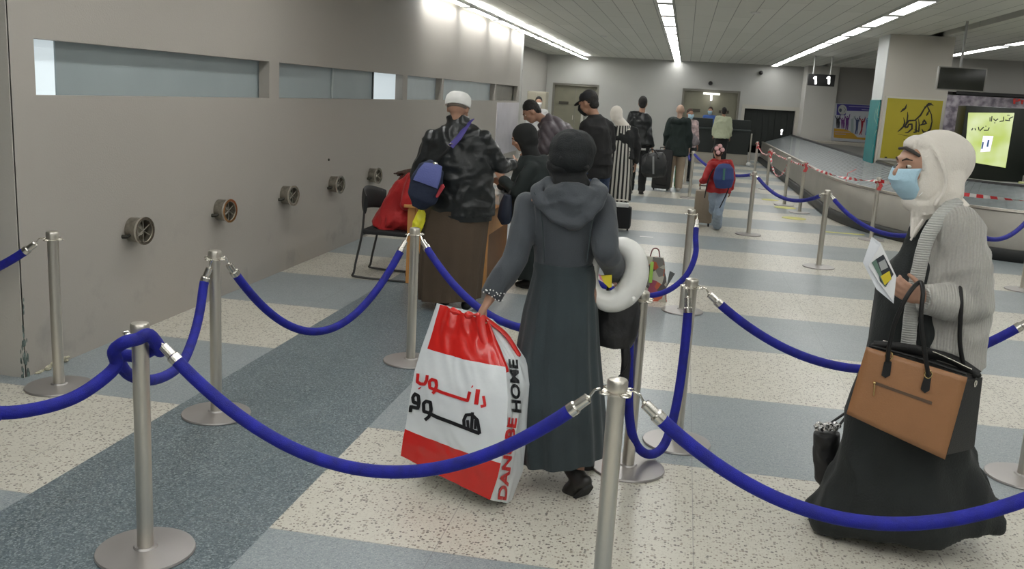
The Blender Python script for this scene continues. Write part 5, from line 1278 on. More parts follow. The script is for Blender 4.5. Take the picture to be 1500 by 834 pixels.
bm = bmesh.new(); tube(bm, [(-2.88, 8.24, .42), (-2.88, 8.72, .42)], .010, n=8); tube(bm, [(-2.36, 8.24, .42), (-2.36, 8.72, .42)], .010, n=8); obj('cross_bar', bm, fr_m, chp, origin=co)
bm = bmesh.new(); box(bm, (-2.88, 8.22, .43), (-2.34, 8.74, .48), .02); obj('seat', bm, mat('seat_black', (.015, .015, .016), .6), chp, origin=co)
bm = bmesh.new(); tube(bm, smooth_path([(-2.84, 8.20, .71), (-2.91, 8.34, .74), (-2.93, 8.48, .75), (-2.91, 8.62, .74), (-2.84, 8.76, .71)], 5), [(.09 + .02 * math.sin(math.pi * k / 20), .018) for k in range(21)], side=(0, 0, 1), n=14, rnd=False); obj('backrest', bm, MATS['seat_black'], chp, origin=co)

# D: seated woman in red
redc = mat('red_coat_cloth', s2l(168, 22, 24), .7, bump=.3, bscale=60, var=.12, sheen=.1)
JD = joints(-2.62, 8.48, -math.pi / 2, 1.62, dict(pelvis=V((-2.66, 8.48, .56)), waist=V((-2.61, 8.48, .70)), chest=V((-2.50, 8.48, .88)), neck=V((-2.37, 8.46, 1.02)), head=V((-2.27, 8.46, 1.11)), sL=V((-2.42, 8.64, .98)), sR=V((-2.42, 8.31, .98)),
    eL=V((-2.35, 8.70, .78)), wL=V((-2.15, 8.62, .79)), eR=V((-2.47, 8.26, .74)), wR=V((-2.30, 8.30, .785)), hL=V((-2.64, 8.57, .56)), kL=V((-2.36, 8.58, .54)), aL=V((-2.40, 8.57, .09)), hR=V((-2.64, 8.39, .56)), kR=V((-2.36, 8.38, .54)), aR=V((-2.42, 8.38, .09)), hf=(.8, 0, -.6), hu=(.6, 0, .8)))
JD['o'] = V((-2.62, 8.48, 0)); D_ = thing('person', 'woman in red coat seated on the black sled chair, bent over the desk', 'person', JD['o'])
body(D_, JD, skin, .011); eyes(D_, JD)
bm = bmesh.new(); shell(bm, JD, .028, hem=-.10, full=.03, rs=(.07, .062, .05)); tube(bm, [V((-2.66, 8.48, .56)), V((-2.42, 8.48, .575))], [(.235, .125), (.215, .115)], side=(0, 1, 0), n=20, rnd=True); fuse('red_coat', bm, .011, redc, D_, JD['o'], fold=folds(.012, (9, 9, 7), 41))
bm = bmesh.new(); R = hframe(JD); hc = JD['head']; ell(bm, hc + R @ V((0, -.03, .02)), (.10, .115, .11), R)
for i in range(12):
    a = (i / 11 - .5) * 2; tube(bm, [hc + R @ V((.07 * a, -.10, .02)), JD['neck'] + V((-.075, .08 * a, .03)), JD['chest'] + V((-.12 - .012 * math.sin(i * 2), .10 * a, .07 - .05 * math.cos(i * 3)))], [.03, .022, .012], n=8, rnd=True)
fuse('curly_hair', bm, .010, mat('brown_hair', s2l(62, 44, 34), .7, bump=.6, bscale=60), D_, JD['o'], smooth=1, fold=folds(.010, (40, 40, 40), 6, False))
bm = bmesh.new(); trousers(bm, JD, .012); fuse('trousers', bm, .012, blackc, D_, JD['o'])
shoes(D_, JD, shoe_b, sole_b)

# C: man with the white cap
CYY = 7.4
JC = joints(-1.78, 7.42, 0, 1.74, dict(head=P(671, 159, CYY), neck=P(670, 190, CYY), chest=P(671, 225, CYY), waist=P(670, 272, CYY), pelvis=P(668, 310, CYY), sL=P(633, 203, CYY), sR=P(709, 203, CYY), eL=P(613, 256, CYY - .02), wL=P(616, 298, CYY + .12), eR=P(733, 244, CYY + .05), wR=P(752, 240, CYY + .38), hf=(.05, .95, -.32)))
C = thing('person', 'man in white skullcap, black leather jacket and long brown robe', 'person', JC['o'])
JC['aL'] = V((-1.87, 7.36, .085)); JC['aR'] = V((-1.66, 7.42, .085))
body(C, JC, skin, .010, grip=dict(L=dict(d=(0, .1, -1), curl=1.0)), khead=1.05); eyes(C, JC)
rob = mat('brown_robe_cloth', s2l(78, 65, 52), .85, bump=.2, bscale=140, var=.1, vscale=3)
bm = sil([(300, 625, 718, CYY, .17), (330, 619, 714, CYY, .19), (380, 616, 708, CYY, .2), (425, 614, 703, CYY, .2), (437, 615, 702, CYY, .2)], n=120, pleat=(.05, 13, .5)); obj('long_robe', bm, rob, C, origin=JC['o'])
bm = sil([(183, 652, 694, CYY, .08), (193, 634, 706, CYY, .11), (212, 624, 717, CYY, .14), (250, 624, 722, CYY, .17), (290, 625, 724, CYY, .185), (316, 628, 724, CYY, .18)], n=40)
for q, rr in (('L', (.070, .066, .058)), ('R', (.068, .064, .055))):
    S_, E_, W_ = JC['s' + q], JC['e' + q], JC['w' + q]; W2 = E_.lerp(W_, .9); tube(bm, [S_, S_.lerp(E_, .5), E_], [rr[0], rr[0], rr[1]], n=16, rnd=True); tube(bm, [E_, E_.lerp(W2, .5), W2], [rr[1], rr[2], .05], n=16)
tube(bm, [P(671, 171, 7.42), P(671, 190, 7.40)], [(.088, .085), (.115, .09)], side=(1, 0, 0), n=20)
jk = fuse('leather_jacket', bm, .011, leather, C, JC['o'], smooth=2, fold=folds(.013, (8, 8, 9), 51))
bm = bmesh.new(); tube(bm, [P(676, 313, CYY), P(676, 322, CYY)], [(.258, .185), (.252, .18)], side=(1, 0, 0), n=40); obj('jacket_hem', bm, leather, C, origin=JC['o'])
bm = bmesh.new(); R = hframe(JC); lathe(bm, [(.100, -.012), (.103, -.005), (.106, .03), (.099, .068), (.076, .094), (.035, .108), (0, .111)], c=JC['head'] + R @ V((0, -.020, .020)), n=32, R=R); obj('skullcap', bm, mat('white_knit_cap', (.70, .70, .68), .85, bump=.5, bscale=220), C, origin=JC['o'])
bm = bmesh.new(); ell(bm, JC['head'] + R @ V((0, -.024, .0)), (.082, .094, .03), R); obj('hair', bm, mat('grey_hair', (.16, .13, .11), .8, bump=.4, bscale=200), C, origin=JC['o'])
shoes(C, JC, shoe_b, sole_w)
cbo = P(622, 270, 7.15)
cb = thing('crossbody_bag', 'navy and light blue crossbody bag on the back of the leather jacket', 'bag', cbo)
bm = bmesh.new(); tube(bm, [P(636, 236, 7.17), P(632, 246, 7.16), P(625, 268, 7.14), P(618, 290, 7.14), P(612, 304, 7.16)], [(.035, .03), (.105, .055), (.135, .075), (.12, .07), (.05, .03)], side=(.9, 0, .3), n=24)
fuse('bag_body', bm, .009, mat('navy_nylon', s2l(28, 38, 62), .7, bump=.3, bscale=90), cb, cbo, smooth=3, fold=folds(.004, (10, 10, 10), 7))
bm = bmesh.new(); tube(bm, [P(634, 242, 7.125), P(629, 254, 7.085), P(623, 270, 7.065)], [(.085, .03), (.105, .033), (.11, .02)], side=(.9, 0, .3), n=20, rnd=False); obj('pale_pocket', bm, mat('periwinkle_nylon', s2l(84, 92, 150), .7, bump=.3, bscale=90), cb, origin=cbo)
bm = bmesh.new(); tube(bm, [P(649, 272, 7.10), P(640, 288, 7.10)], [(.018, .01), (.012, .01)], n=10, rnd=True); obj('red_piping', bm, mat('red_nylon', s2l(180, 60, 70), .6), cb, origin=cbo)
fj = onto(jk, .010)
def strap_pts(seq):
    out = []
    for x, y in seq:
        p = fj(x, y); out.append(p if p is not None else P(x, y, 7.18))
    return out
bm = bmesh.new(); sp_ = strap_pts([(689, 177), (686, 182), (682, 188), (677, 195), (672, 202), (667, 208), (661, 215)]); tube(bm, sp_, [(.032, .006)] * 7, side=(.8, 0, .5), n=8); obj('wide_strap', bm, mat('violet_webbing', s2l(66, 58, 128), .7), cb, origin=cbo)
bm = bmesh.new(); sp_ = strap_pts([(662, 213), (655, 221), (648, 229), (641, 236)]); tube(bm, sp_, [(.012, .004)] * 4, side=(.8, 0, .5), n=8); obj('thin_strap', bm, black, cb, origin=cbo)
bm = bmesh.new(); c = fj(661, 213) or P(661, 213, 7.15); tube(bm, [c + V((.02 * math.cos(a * math.pi / 4), -.004, .012 * math.sin(a * math.pi / 4))) for a in range(9)], .003, n=6, cap=False); obj('buckle', bm, chrome, cb, origin=cbo)
bm = bmesh.new(); ell(bm, P(638, 240, 7.10), (.02, .01, .012)); tube(bm, [P(634, 238, 7.1), P(642, 242, 7.1)], .004, n=6); obj('clasp', bm, chrome, cb, origin=cbo)
yo = P(613, 325, 7.28); bm = bmesh.new(); tube(bm, [P(618, 304, 7.30), P(617, 316, 7.28), P(612, 330, 7.27), P(607, 343, 7.27)], [(.02, .015), (.045, .02), (.05, .02), (.035, .012)], side=(1, 0, 0), n=16)
yb = fuse('yellow_bag', bm, .007, mat('yellow_plastic', (.72, .68, .03), .35, bump=.4, bscale=25), None, yo, smooth=1, fold=folds(.006, (22, 22, 14), 3)); yb.location = yo; tag(yb, 'bright yellow plastic bag held beside the brown robe', 'bag')

# E: woman in black leaning at the desk
EY = 8.6
JE = joints(-1.28, 8.6, math.radians(80), 1.62, dict(head=P(766, 203, EY), neck=P(779, 228, EY), chest=P(783, 265, EY), waist=P(782, 310, EY), pelvis=P(786, 345, EY), sL=P(778, 248, EY - .14), eL=P(755, 285, EY - .2), wL=P(737, 262, EY - .15), sR=P(776, 246, EY + .14), eR=P(750, 280, EY + .2), wR=P(735, 270, EY + .1), hf=(-.9, -.05, -.42)))
E_ = thing('person', 'woman wholly in black bending towards the desk, her face in profile', 'person', JE['o'])
body(E_, JE, skin, .011); eyes(E_, JE)
bm = sil([(228, 764, 800, EY, .10), (245, 752, 812, EY, .14), (285, 748, 820, EY, .17), (330, 750, 826, EY, .2), (390, 752, 832, EY, .24), (405, 752, 834, EY, .25)], n=40, pleat=(.03, 9, 1))
for q in 'LR': tube(bm, [JE['s' + q], JE['e' + q], JE['e' + q].lerp(JE['w' + q], .85)], [.075, .07, .055], n=14, rnd=True)
shell(bm, JE, .03); fuse('black_robe', bm, .013, blackc2, E_, JE['o'], fold=folds(.014, (7, 7, 5), 61))
shoes(E_, JE, shoe_b, sole_b); hijab(E_, JE, mat('black_scarf_cloth', (.008, .009, .009), .85), .010, pad=.018, chin=False, back=.01, fold=folds(.004, (9, 9, 9), 13))
nb = P(741, 306, 8.35); t = thing('shoulder_bag', 'small navy bag hanging at the side of the woman in black', 'bag', nb)
bm = bmesh.new(); tube(bm, [P(744, 285, 8.33), P(741, 300, 8.33), P(739, 318, 8.33), P(741, 329, 8.33)], [(.035, .03), (.06, .045), (.07, .05), (.04, .03)], side=(1, 0, 0), n=18); fuse('pouch', bm, .01, mat('navy_leather', s2l(24, 32, 50), .5), t, nb)
bm = bmesh.new(); tube(bm, [P(744, 288, 8.33), P(757, 262, 8.40), P(770, 243, 8.42)], .008, n=8); obj('strap', bm, black, t, origin=nb)

# F: man in the puffer jacket bent over the counter
FY = 11.2
JF = joints(-1.12, 11.3, math.radians(90), 1.75, dict(pelvis=P(842, 238, FY), waist=P(836, 220, FY), chest=P(818, 196, FY), neck=P(796, 176, FY), head=P(779, 165, FY), sL=P(803, 190, FY - .17), eL=P(798, 216, FY - .22), wL=P(782, 232, FY - .15), sR=P(803, 186, FY + .17), eR=P(790, 212, FY + .2), wR=P(775, 222, FY + .1), hf=(-.75, -.25, -.62), hu=(-.5, 0, .85), tr=(0, 1, 0)))
F_ = thing('person', 'dark haired man in a quilted brown grey jacket stooping over the counter', 'person', JF['o'])
body(F_, JF, skin, .012); eyes(F_, JF)
puf = mat('puffer_nylon', s2l(88, 80, 86), .45, bump=.5, bscale=20, var=.1)
bm = bmesh.new(); shell(bm, JF, .045, hem=-.06, rs=(.085, .078, .06)); fuse('puffer_jacket', bm, .013, puf, F_, JF['o'], fold=lambda c: .014 * abs(math.sin((c.x * .8 + c.z * .6) * 40)) + .012 * noise.noise(c * 9))
short_hair(F_, JF, mat('dark_hair', (.014, .012, .011), .7, bump=.5, bscale=150), top=.02)
bm = bmesh.new(); trousers(bm, JF); fuse('trousers', bm, .014, blackc, F_, JF['o']); shoes(F_, JF, shoe_b, sole_b)

# counter with clear screens behind it
ct = thing('service_counter', 'grey service counter with clear upright screens beyond the desk queue', 'counter', (-2.3, 12.6, 0)); co = V((-2.3, 12.6, 0))
bm = bmesh.new(); box(bm, (-2.05, 12.6, 0), (-1.3, 14.2, .96), .01); obj('counter_body', bm, mat('counter_grey', (.30, .29, .27), .5), ct, False, origin=co)
bm = bmesh.new(); box(bm, (-2.08, 12.55, .96), (-1.25, 14.25, 1.0), .008); obj('counter_top', bm, mat('counter_top_m', (.16, .155, .15), .6), ct, False, origin=co)
clear = mat('clear_acrylic', (.75, .78, .76), .05, alpha=.28, spec=.8)
for y0, y1 in ((12.9, 13.5), (13.55, 14.2)):
    bm = bmesh.new(); box(bm, (-1.40, y0, 1.0), (-1.39, y1, 1.74)); sc_ = obj('clear_screen', bm, clear, ct, False, origin=co)
    bm = bmesh.new(); box(bm, (-1.41, y0 - .012, 1.0), (-1.38, y0, 1.76)); box(bm, (-1.41, y1, 1.0), (-1.38, y1 + .012, 1.76)); obj('screen_post', bm, mat('post_pale', (.6, .6, .56), .4), sc_, False, origin=co)
lp = P(808, 172, 12.6)
t = thing('laptop', 'black laptop open on the service counter', 'laptop', (-1.75, 12.9, 1.0))
bm = bmesh.new(); box(bm, (-.17, -.12, .001), (.17, .12, .018), .003); obj('base', bm, black, t)
bm = bmesh.new(); box(bm, (-.17, .11, .018), (.17, .125, .24), .003); obj('screen_lid', bm, black, t)
# O: worker far behind
JO = joints(-3.30, 21.2, math.radians(190), 1.74, dict()); Ow = thing('person', 'masked worker in white standing behind the far cream cabinet', 'person', JO['o'])
body(Ow, JO, skin, .02); bm = bmesh.new(); shell(bm, JO, .025); fuse('white_coat', bm, .02, mat('white_cloth', (.6, .6, .6), .8), Ow, JO['o']); short_hair(Ow, JO, MATS['dark_hair'], voxel=.014); surgical_mask(Ow, JO, white_p, straps=False); bm = bmesh.new(); trousers(bm, JO); fuse('trousers', bm, .02, blackc, Ow, JO['o']); shoes(Ow, JO, shoe_b, sole_b)
a = P(770, 133, 22.0); b = P(796, 170, 22.0)
t = thing('cabinet', 'cream cabinet standing in the opening past the corridor wall', 'cabinet', ((a.x + b.x) / 2, 22.3, 0)); bm = bmesh.new(); w2 = (b.x - a.x) / 2; box(bm, (-w2, -.02, 0), (w2, .35, a.z), .01); obj('carcass', bm, mat('cream_panel', (.46, .43, .34), .5), t, False)
for q in (-1, 1):
    bm = bmesh.new(); box(bm, (min(0, q * w2) + .01, -.04, .05), (max(0, q * w2) - .01, -.021, a.z - .03), .004); dr = obj('cabinet_door', bm, MATS['cream_panel'], t, False)
    bm = bmesh.new(); cyl(bm, (q * .04, -.06, 1.0), (q * .04, -.06, 1.15), .008, n=8); obj('handle', bm, steel, dr)

# G: man in the black cap
GY = 10.6
gx = P(875, 240, GY).x
JG = joints(gx, GY, math.radians(60), 1.84, dict(head=P(862, 152, GY), neck=P(872, 172, GY), chest=P(874, 195, GY), waist=P(875, 222, GY), pelvis=P(874, 245, GY), sL=P(858, 186, GY - .12), eL=P(857, 215, GY - .16), wL=P(856, 236, GY - .02), sR=P(890, 186, GY + .08), eR=P(894, 216, GY + .1), wR=P(880, 238, GY + .12), hf=(-.88, .35, -.33)))
G_ = thing('person', 'man in black cap, black mask, black sweater and blue jeans', 'person', JG['o'])
body(G_, JG, skin, .012); eyes(G_, JG); surgical_mask(G_, JG, blackc, straps=False)
swm = mat('black_sweater', (.011, .011, .012), .85, bump=.2, bscale=150)
bm = sil([(168, 866, 880, GY, .07), (176, 856, 888, GY, .10), (188, 851, 893, GY, .20), (215, 849, 896, GY, .21), (242, 850, 898, GY, .21)], n=32)
for q in 'LR': S_, E2, W_ = JG['s' + q], JG['e' + q], JG['w' + q]; tube(bm, [S_, E2], [.07, .065], n=14, rnd=True); tube(bm, [E2, E2.lerp(W_, .9)], [.065, .045], n=14)
shell(bm, JG, .03); fuse('black_sweater', bm, .013, swm, G_, JG['o'], fold=folds(.012, (7, 7, 7), 71))
bm = bmesh.new(); trousers(bm, JG, .022); fuse('jeans', bm, .014, mat('blue_denim', s2l(52, 66, 92), .85, bump=.2, bscale=150, var=.2, vscale=10), G_, JG['o'], fold=folds(.008, (8, 8, 12), 3)); shoes(G_, JG, shoe_b, sole_w)
short_hair(G_, JG, MATS['dark_hair'])
R = hframe(JG); hc = JG['head']; bm = bmesh.new(); k = JG['s']; lathe(bm, [(.090 * k, 0), (.094 * k, .02), (.09 * k, .055), (.07 * k, .085), (.03 * k, .099), (0, .1)], c=hc + R @ V((0, -.01, .038)), n=28, R=R); cp = obj('cap', bm, mat('black_cap_cloth', (.012, .013, .016), .8), G_, origin=JG['o'])
bm = bmesh.new(); plate(bm, [hc + R @ V((.085 * math.sin(t_), .045 + .115 * math.cos(t_) + .01, .045 - .022 * math.cos(t_))) for t_ in [(i / 12 - .5) * math.pi for i in range(13)]], R @ V((0, 0, 1)), .006); obj('cap_visor', bm, MATS['black_cap_cloth'], cp, origin=JG['o'])

# H: woman with striped skirt
HY = 14.5
JH = joints(P(907, 290, HY).x, HY, math.radians(20), 1.64, dict(head=P(902, 168, HY), hf=(-.6, .75, -.25)))
H_ = thing('person', 'woman in white headscarf, black shawl and striped black and white skirt', 'person', JH['o'])
body(H_, JH, skin, .014)
hijab(H_, JH, whc, .012, pad=.016, chin=False)
bm = bmesh.new(); shell(bm, JH, .03, hem=.13, rs=(.07, .06, .05)); fuse('black_shawl', bm, .014, blackc, H_, JH['o'], fold=folds(.012, (7, 7, 7), 81))
stp = mat('striped_cloth', (.6, .6, .6), .8); nt = stp.node_tree; N = nt.nodes
uvn = N.new('ShaderNodeUVMap'); spn = N.new('ShaderNodeSeparateXYZ'); nt.links.new(uvn.outputs[0], spn.inputs[0]); mu = N.new('ShaderNodeMath'); mu.operation = 'FRACT'; nt.links.new(spn.outputs[0], mu.inputs[0]); gt = N.new('ShaderNodeMath'); gt.operation = 'GREATER_THAN'; gt.inputs[1].default_value = .52; nt.links.new(mu.outputs[0], gt.inputs[0])
mx = N.new('ShaderNodeMix'); mx.data_type = 'RGBA'; mx.inputs[6].default_value = (.52, .51, .47, 1); mx.inputs[7].default_value = (.012, .012, .013, 1); nt.links.new(gt.outputs[0], mx.inputs[0]); nt.links.new(mx.outputs[2], N['Principled BSDF'].inputs['Base Color'])
bm = sil([(184, 897, 924, HY, .12), (215, 893, 926, HY, .16), (250, 889, 926, HY, .18), (280, 886, 924, HY, .19), (294, 885, 923, HY, .19)], n=96, pleat=(.05, 11, .8))
uv = bm.loops.layers.uv.new('UVMap'); c0 = P(907, 250, HY)
for f in bm.faces:
    if len(f.verts) > 4: continue
    us = [math.atan2(l.vert.co.y - c0.y, (l.vert.co.x - c0.x)) / (2 * math.pi) * 18 for l in f.loops]; m0 = max(us)
    for l, u in zip(f.loops, us): l[uv].uv = (u if m0 - u < 8 else u + 18, l.vert.co.z)
obj('striped_skirt', bm, stp, H_, origin=JH['o'])
bm = sil([(286, 889, 921, HY, .14), (300, 890, 921, HY, .15), (310, 891, 920, HY, .15)], n=24); obj('underskirt', bm, blackc, H_, origin=JH['o']); shoes(H_, JH, shoe_b, sole_b)
# small suitcase with the white handle next to her
so2 = G(908, 338); t = thing('cabin_bag', 'small black wheeled bag with white handle top behind the grey coat', 'suitcase', (so2.x, so2.y, 0))
bm = bmesh.new(); box(bm, (-.14, -.1, .04), (.14, .12, .34), .03); obj('case', bm, blackc, t)
bm = bmesh.new(); box(bm, (-.11, -.11, .34), (.10, .0, .40), .012); obj('white_top', bm, white_p, t)
bm = bmesh.new(); tube(bm, [(-.1, 0, .34), (-.1, 0, .43), (.08, 0, .43), (.08, 0, .34)], .01, n=8); obj('pull_handle', bm, steel, t)
for x in (-.1, .1): bm = bmesh.new(); cyl(bm, (x - .012, .06, .025), (x + .012, .06, .025), .025, n=14); obj('wheel', bm, black, t)

# I: man in leather jacket with the duffel bag
IY = 18.4
JI = joints(P(931, 280, IY).x, IY, 0, 1.86, dict(sR=P(946, 176, IY), eR=P(951, 198, IY - .05), wR=P(955, 217, IY)))
I_ = thing('person', 'man in black leather jacket and black trousers carrying a duffel bag', 'person', JI['o'])
body(I_, JI, skin, .015, grip=dict(R=dict(curl=1.1)))
bm = bmesh.new(); shell(bm, JI, .035, hem=-.06, rs=(.07, .062, .05), full=.01); fuse('leather_jacket', bm, .015, leather, I_, JI['o'], fold=folds(.012, (7, 7, 8), 91))
short_hair(I_, JI, MATS['dark_hair'], voxel=.012); bm = bmesh.new(); trousers(bm, JI, .022); fuse('trousers', bm, .015, blackc, I_, JI['o'], fold=folds(.007, (8, 8, 10), 2)); shoes(I_, JI, shoe_b, sole_b)
bm = bmesh.new(); tube(bm, [P(921, 218, IY - .1), P(946, 219, IY - .1)], [(.012, .02)] * 2, n=8); obj('pale_hem', bm, mat('pale_cloth', (.5, .5, .48), .8), I_, origin=JI['o'])
du = P(958, 243, 18.2); t = thing('duffel_bag', 'black duffel bag with pale centre strap held by the leather jacketed man', 'bag', du)
bm = bmesh.new(); tube(bm, [P(940, 242, 18.2), P(945, 242, 18.2), P(958, 242, 18.2), P(972, 241, 18.2), P(976, 241, 18.2)], [(.15, .10), (.23, .14), (.24, .15), (.24, .14), (.17, .1)], side=(0, 0, 1), n=20); fuse('duffel_body', bm, .018, mat('black_duffel', (.018, .019, .02), .5, bump=.3, bscale=30), t, du, fold=folds(.012, (6, 6, 6), 4))
bm = bmesh.new(); tube(bm, smooth_path([P(947, 232, 18.05), P(951, 222, 18.2), P(956, 219, 18.35), P(961, 223, 18.2), P(964, 232, 18.05)], 4), .014, n=8); obj('carry_handle', bm, black, t, origin=du)
bm = bmesh.new(); tube(bm, [P(957, 229, 18.06), P(957, 242, 18.03), P(957, 255, 18.06)], [(.018, .008)] * 3, n=8); obj('centre_strap', bm, mat('strap_grey', (.22, .22, .22), .6), t, origin=du)
sx = G(967, 279); t = thing('suitcase', 'upright black suitcase between the leather jacket and the green coat', 'suitcase', (sx.x, sx.y, 0))
bm = bmesh.new(); box(bm, (-.19, -.13, .04), (.20, .13, .84), .05); obj('case', bm, mat('suitcase_black', (.014, .014, .015), .5, bump=.2, bscale=50), t)
bm = bmesh.new(); box(bm, (-.12, -.145, .12), (.13, -.125, .62), .02); obj('front_pocket', bm, MATS['suitcase_black'], t)
bm = bmesh.new(); tube(bm, [(-.07, 0, .84), (-.07, 0, .88), (.07, 0, .88), (.07, 0, .84)], .01, n=8); obj('grab_handle', bm, black, t)
for x in (-.14, .14): bm = bmesh.new(); cyl(bm, (x - .015, .08, .03), (x + .015, .08, .03), .03, n=14); obj('wheel', bm, black, t)

# J: bald man in green coat
JY = 19.6
JJ = joints(P(986, 278, JY).x, JY, math.radians(-5), 1.76)
J_ = thing('person', 'bald man in a long dark green coat and beige trousers', 'person', JJ['o'])
body(J_, JJ, mat('skin_pale', (.48, .32, .24), .45), .014)
grn = mat('dark_green_coat', s2l(22, 36, 34), .8, bump=.2, bscale=80)
bm = bmesh.new(); shell(bm, JJ, .03, hem=-.24, full=.05, rs=(.07, .064, .055)); tube(bm, [JJ['neck'] + V((-.13, -.05, -.05)), JJ['neck'] + V((0, -.12, -.06)), JJ['neck'] + V((.13, -.05, -.05))], .06, n=12, rnd=True); fuse('green_coat', bm, .015, grn, J_, JJ['o'], fold=folds(.012, (6, 6, 5), 15))
bm = bmesh.new(); trousers(bm, JJ, .03); fuse('beige_trousers', bm, .015, mat('beige_cloth', s2l(165, 148, 128), .85), J_, JJ['o']); shoes(J_, JJ, mat('pale_shoe', (.5, .45, .4), .5), sole_w)

# K: person beyond, facing us with a mask
KY = 22.3
JK = joints(P(1003, 250, KY).x, KY, math.radians(200), 1.66)
K_ = thing('person', 'masked person in a patterned pale top half hidden by the green coat', 'person', JK['o'])
body(K_, JK, skin_d, .016); surgical_mask(K_, JK, maskm, straps=False); short_hair(K_, JK, MATS['brown_hair'], voxel=.014)
bm = bmesh.new(); shell(bm, JK, .035, full=.02, rs=(.07, .06, .05)); pm = mat('pink_white_print', (.50, .38, .38), .8, var=.6, vscale=14); fuse('patterned_top', bm, .016, pm, K_, JK['o']); bm = bmesh.new(); trousers(bm, JK, .03); fuse('dark_trousers', bm, .016, blackc, K_, JK['o']); shoes(K_, JK, shoe_b, sole_b)
kb = P(1012, 204, 21.9); bm = bmesh.new(); ell(bm, kb, (.16, .1, .13)); ell(bm, kb + V((.08, 0, -.06)), (.12, .09, .09)); kbo = fuse('bundle', bm, .02, mat('grey_bundle', (.18, .16, .17), .8, var=.3, vscale=20), None, kb, fold=folds(.02, (8, 8, 8), 5)); kbo.location = kb; tag(kbo, 'greyish cloth bundle carried by the masked person in the patterned top', 'bundle')
for (px0, py0, px1, py1, c, nm, l) in ((1000, 225, 999, 252, (.55, .05, .02), 'red_folder', 'narrow red strip of luggage beside the green coat'), (995, 228, 994, 250, (.03, .16, .06), 'green_folder', 'narrow green strip of luggage beside the green coat')):
    bm = bmesh.new(); a = P(px0, py0, 20.6); b = P(px1, py1, 20.6); w_ = .03 if nm == 'red_folder' else .06; box(bm, (a.x - w_, 20.6, 0.0), (a.x + w_, 20.75, a.z), .01); tag(obj(nm, bm, mat(nm, c, .5), None, origin=(a.x, 20.6, 0), loc=(a.x, 20.6, 0)), l, 'luggage')

# the black inspection desk with its two clerks
dsk = thing('inspection_desk', 'long black two tier inspection desk on a pale plinth before the double door', 'desk', (1.0, 29.8, 0)); do = V((1.0, 29.8, 0))
dz = lambda y: P(1050, y, 29.8).z
x0, x1 = P(1005, 210, 29.8).x, P(1097, 210, 29.8).x
bk = mat('desk_black_green', (.012, .017, .016), .5); 
bm = bmesh.new(); box(bm, (x0, 29.82, 0), (x1, 30.5, dz(224)), .01); obj('plinth', bm, mat('plinth_beige', (.40, .37, .31), .5), dsk, False, origin=do)
bm = bmesh.new(); box(bm, (x0, 29.8, dz(224)), (x1, 30.5, dz(190)), .01); obj('front_counter', bm, bk, dsk, False, origin=do)
bm = bmesh.new(); box(bm, (x0 - .04, 29.76, dz(190)), (x1 + .03, 30.2, dz(188)), .01); obj('counter_ledge', bm, mat('ledge_dark', (.03, .04, .04), .35), dsk, False, origin=do)
bm = bmesh.new(); box(bm, (P(1010, 180, 30.4).x, 30.3, dz(190)), (P(1044, 180, 30.4).x, 30.8, P(1030, 173, 30.3).z), .01); box(bm, (P(1060, 180, 30.4).x, 30.3, dz(190)), (P(1100, 180, 30.4).x, 30.8, P(1080, 176, 30.3).z), .01); obj('upper_tier', bm, bk, dsk, False, origin=do)
t = thing('rope_post', 'chrome post with white foot at the end of the black inspection desk', 'post', (P(1097, 237, 29.4).x, 29.4, 0)); bm = bmesh.new(); cyl(bm, (0, 0, .0), (0, 0, 1.0), .025, n=12); obj('pole', bm, steel, t); bm = bmesh.new(); ell(bm, (-.0, -.0, .07), (.08, .08, .07)); obj('white_foot', bm, white_p, t)
JL = joints(P(1038, 190, 31.6).x, 31.6, math.radians(170), 1.70); L_ = thing('person', 'clerk in blue shirt seated behind the black desk', 'person', JL['o']); body(L_, JL, skin, .02)
bm = bmesh.new(); shell(bm, JL, .03); fuse('blue_shirt', bm, .02, mat('blue_shirt_cloth', s2l(58, 92, 160), .8), L_, JL['o']); short_hair(L_, JL, MATS['brown_hair'], voxel=.016); bm = bmesh.new(); trousers(bm, JL); fuse('trousers', bm, .02, blackc, L_, JL['o']); surgical_mask(L_, JL, maskm, straps=False)
L_['label'] = 'clerk in blue shirt behind the black desk, only head and shoulders showing'
MY = 28.9; JM = joints(P(1053, 240, MY).x, MY, 0, 1.72); M_ = thing('person', 'person in pale green top and black trousers standing at the black desk', 'person', JM['o']); body(M_, JM, skin, .018)
bm = bmesh.new(); shell(bm, JM, .04, full=.03, rs=(.075, .07, .055)); fuse('pale_green_top', bm, .018, mat('pale_green_cloth', s2l(178, 184, 158), .8), M_, JM['o'], fold=folds(.014, (6, 6, 6), 8)); short_hair(M_, JM, MATS['dark_hair'], voxel=.014); bm = bmesh.new(); trousers(bm, JM, .04); fuse('trousers', bm, .018, blackc, M_, JM['o']); shoes(M_, JM, shoe_b, sole_b)
for k, (px, py, l) in enumerate(((1018, 178, 'white papers stacked on the nearer end of the black desk'), (1012, 184, 'blue and white box on the edge of the black desk'))):
    p = P(px, py, 30.0); bm = bmesh.new(); box(bm, (-.12, -.05, 0), (.12, .1, .14), .01); tag(obj('desk_box', bm, [white_p, mat('box_blue', s2l(90, 120, 190), .6)][k], None, loc=(p.x, 29.95 + .2 * k, dz(188))), l, 'box')

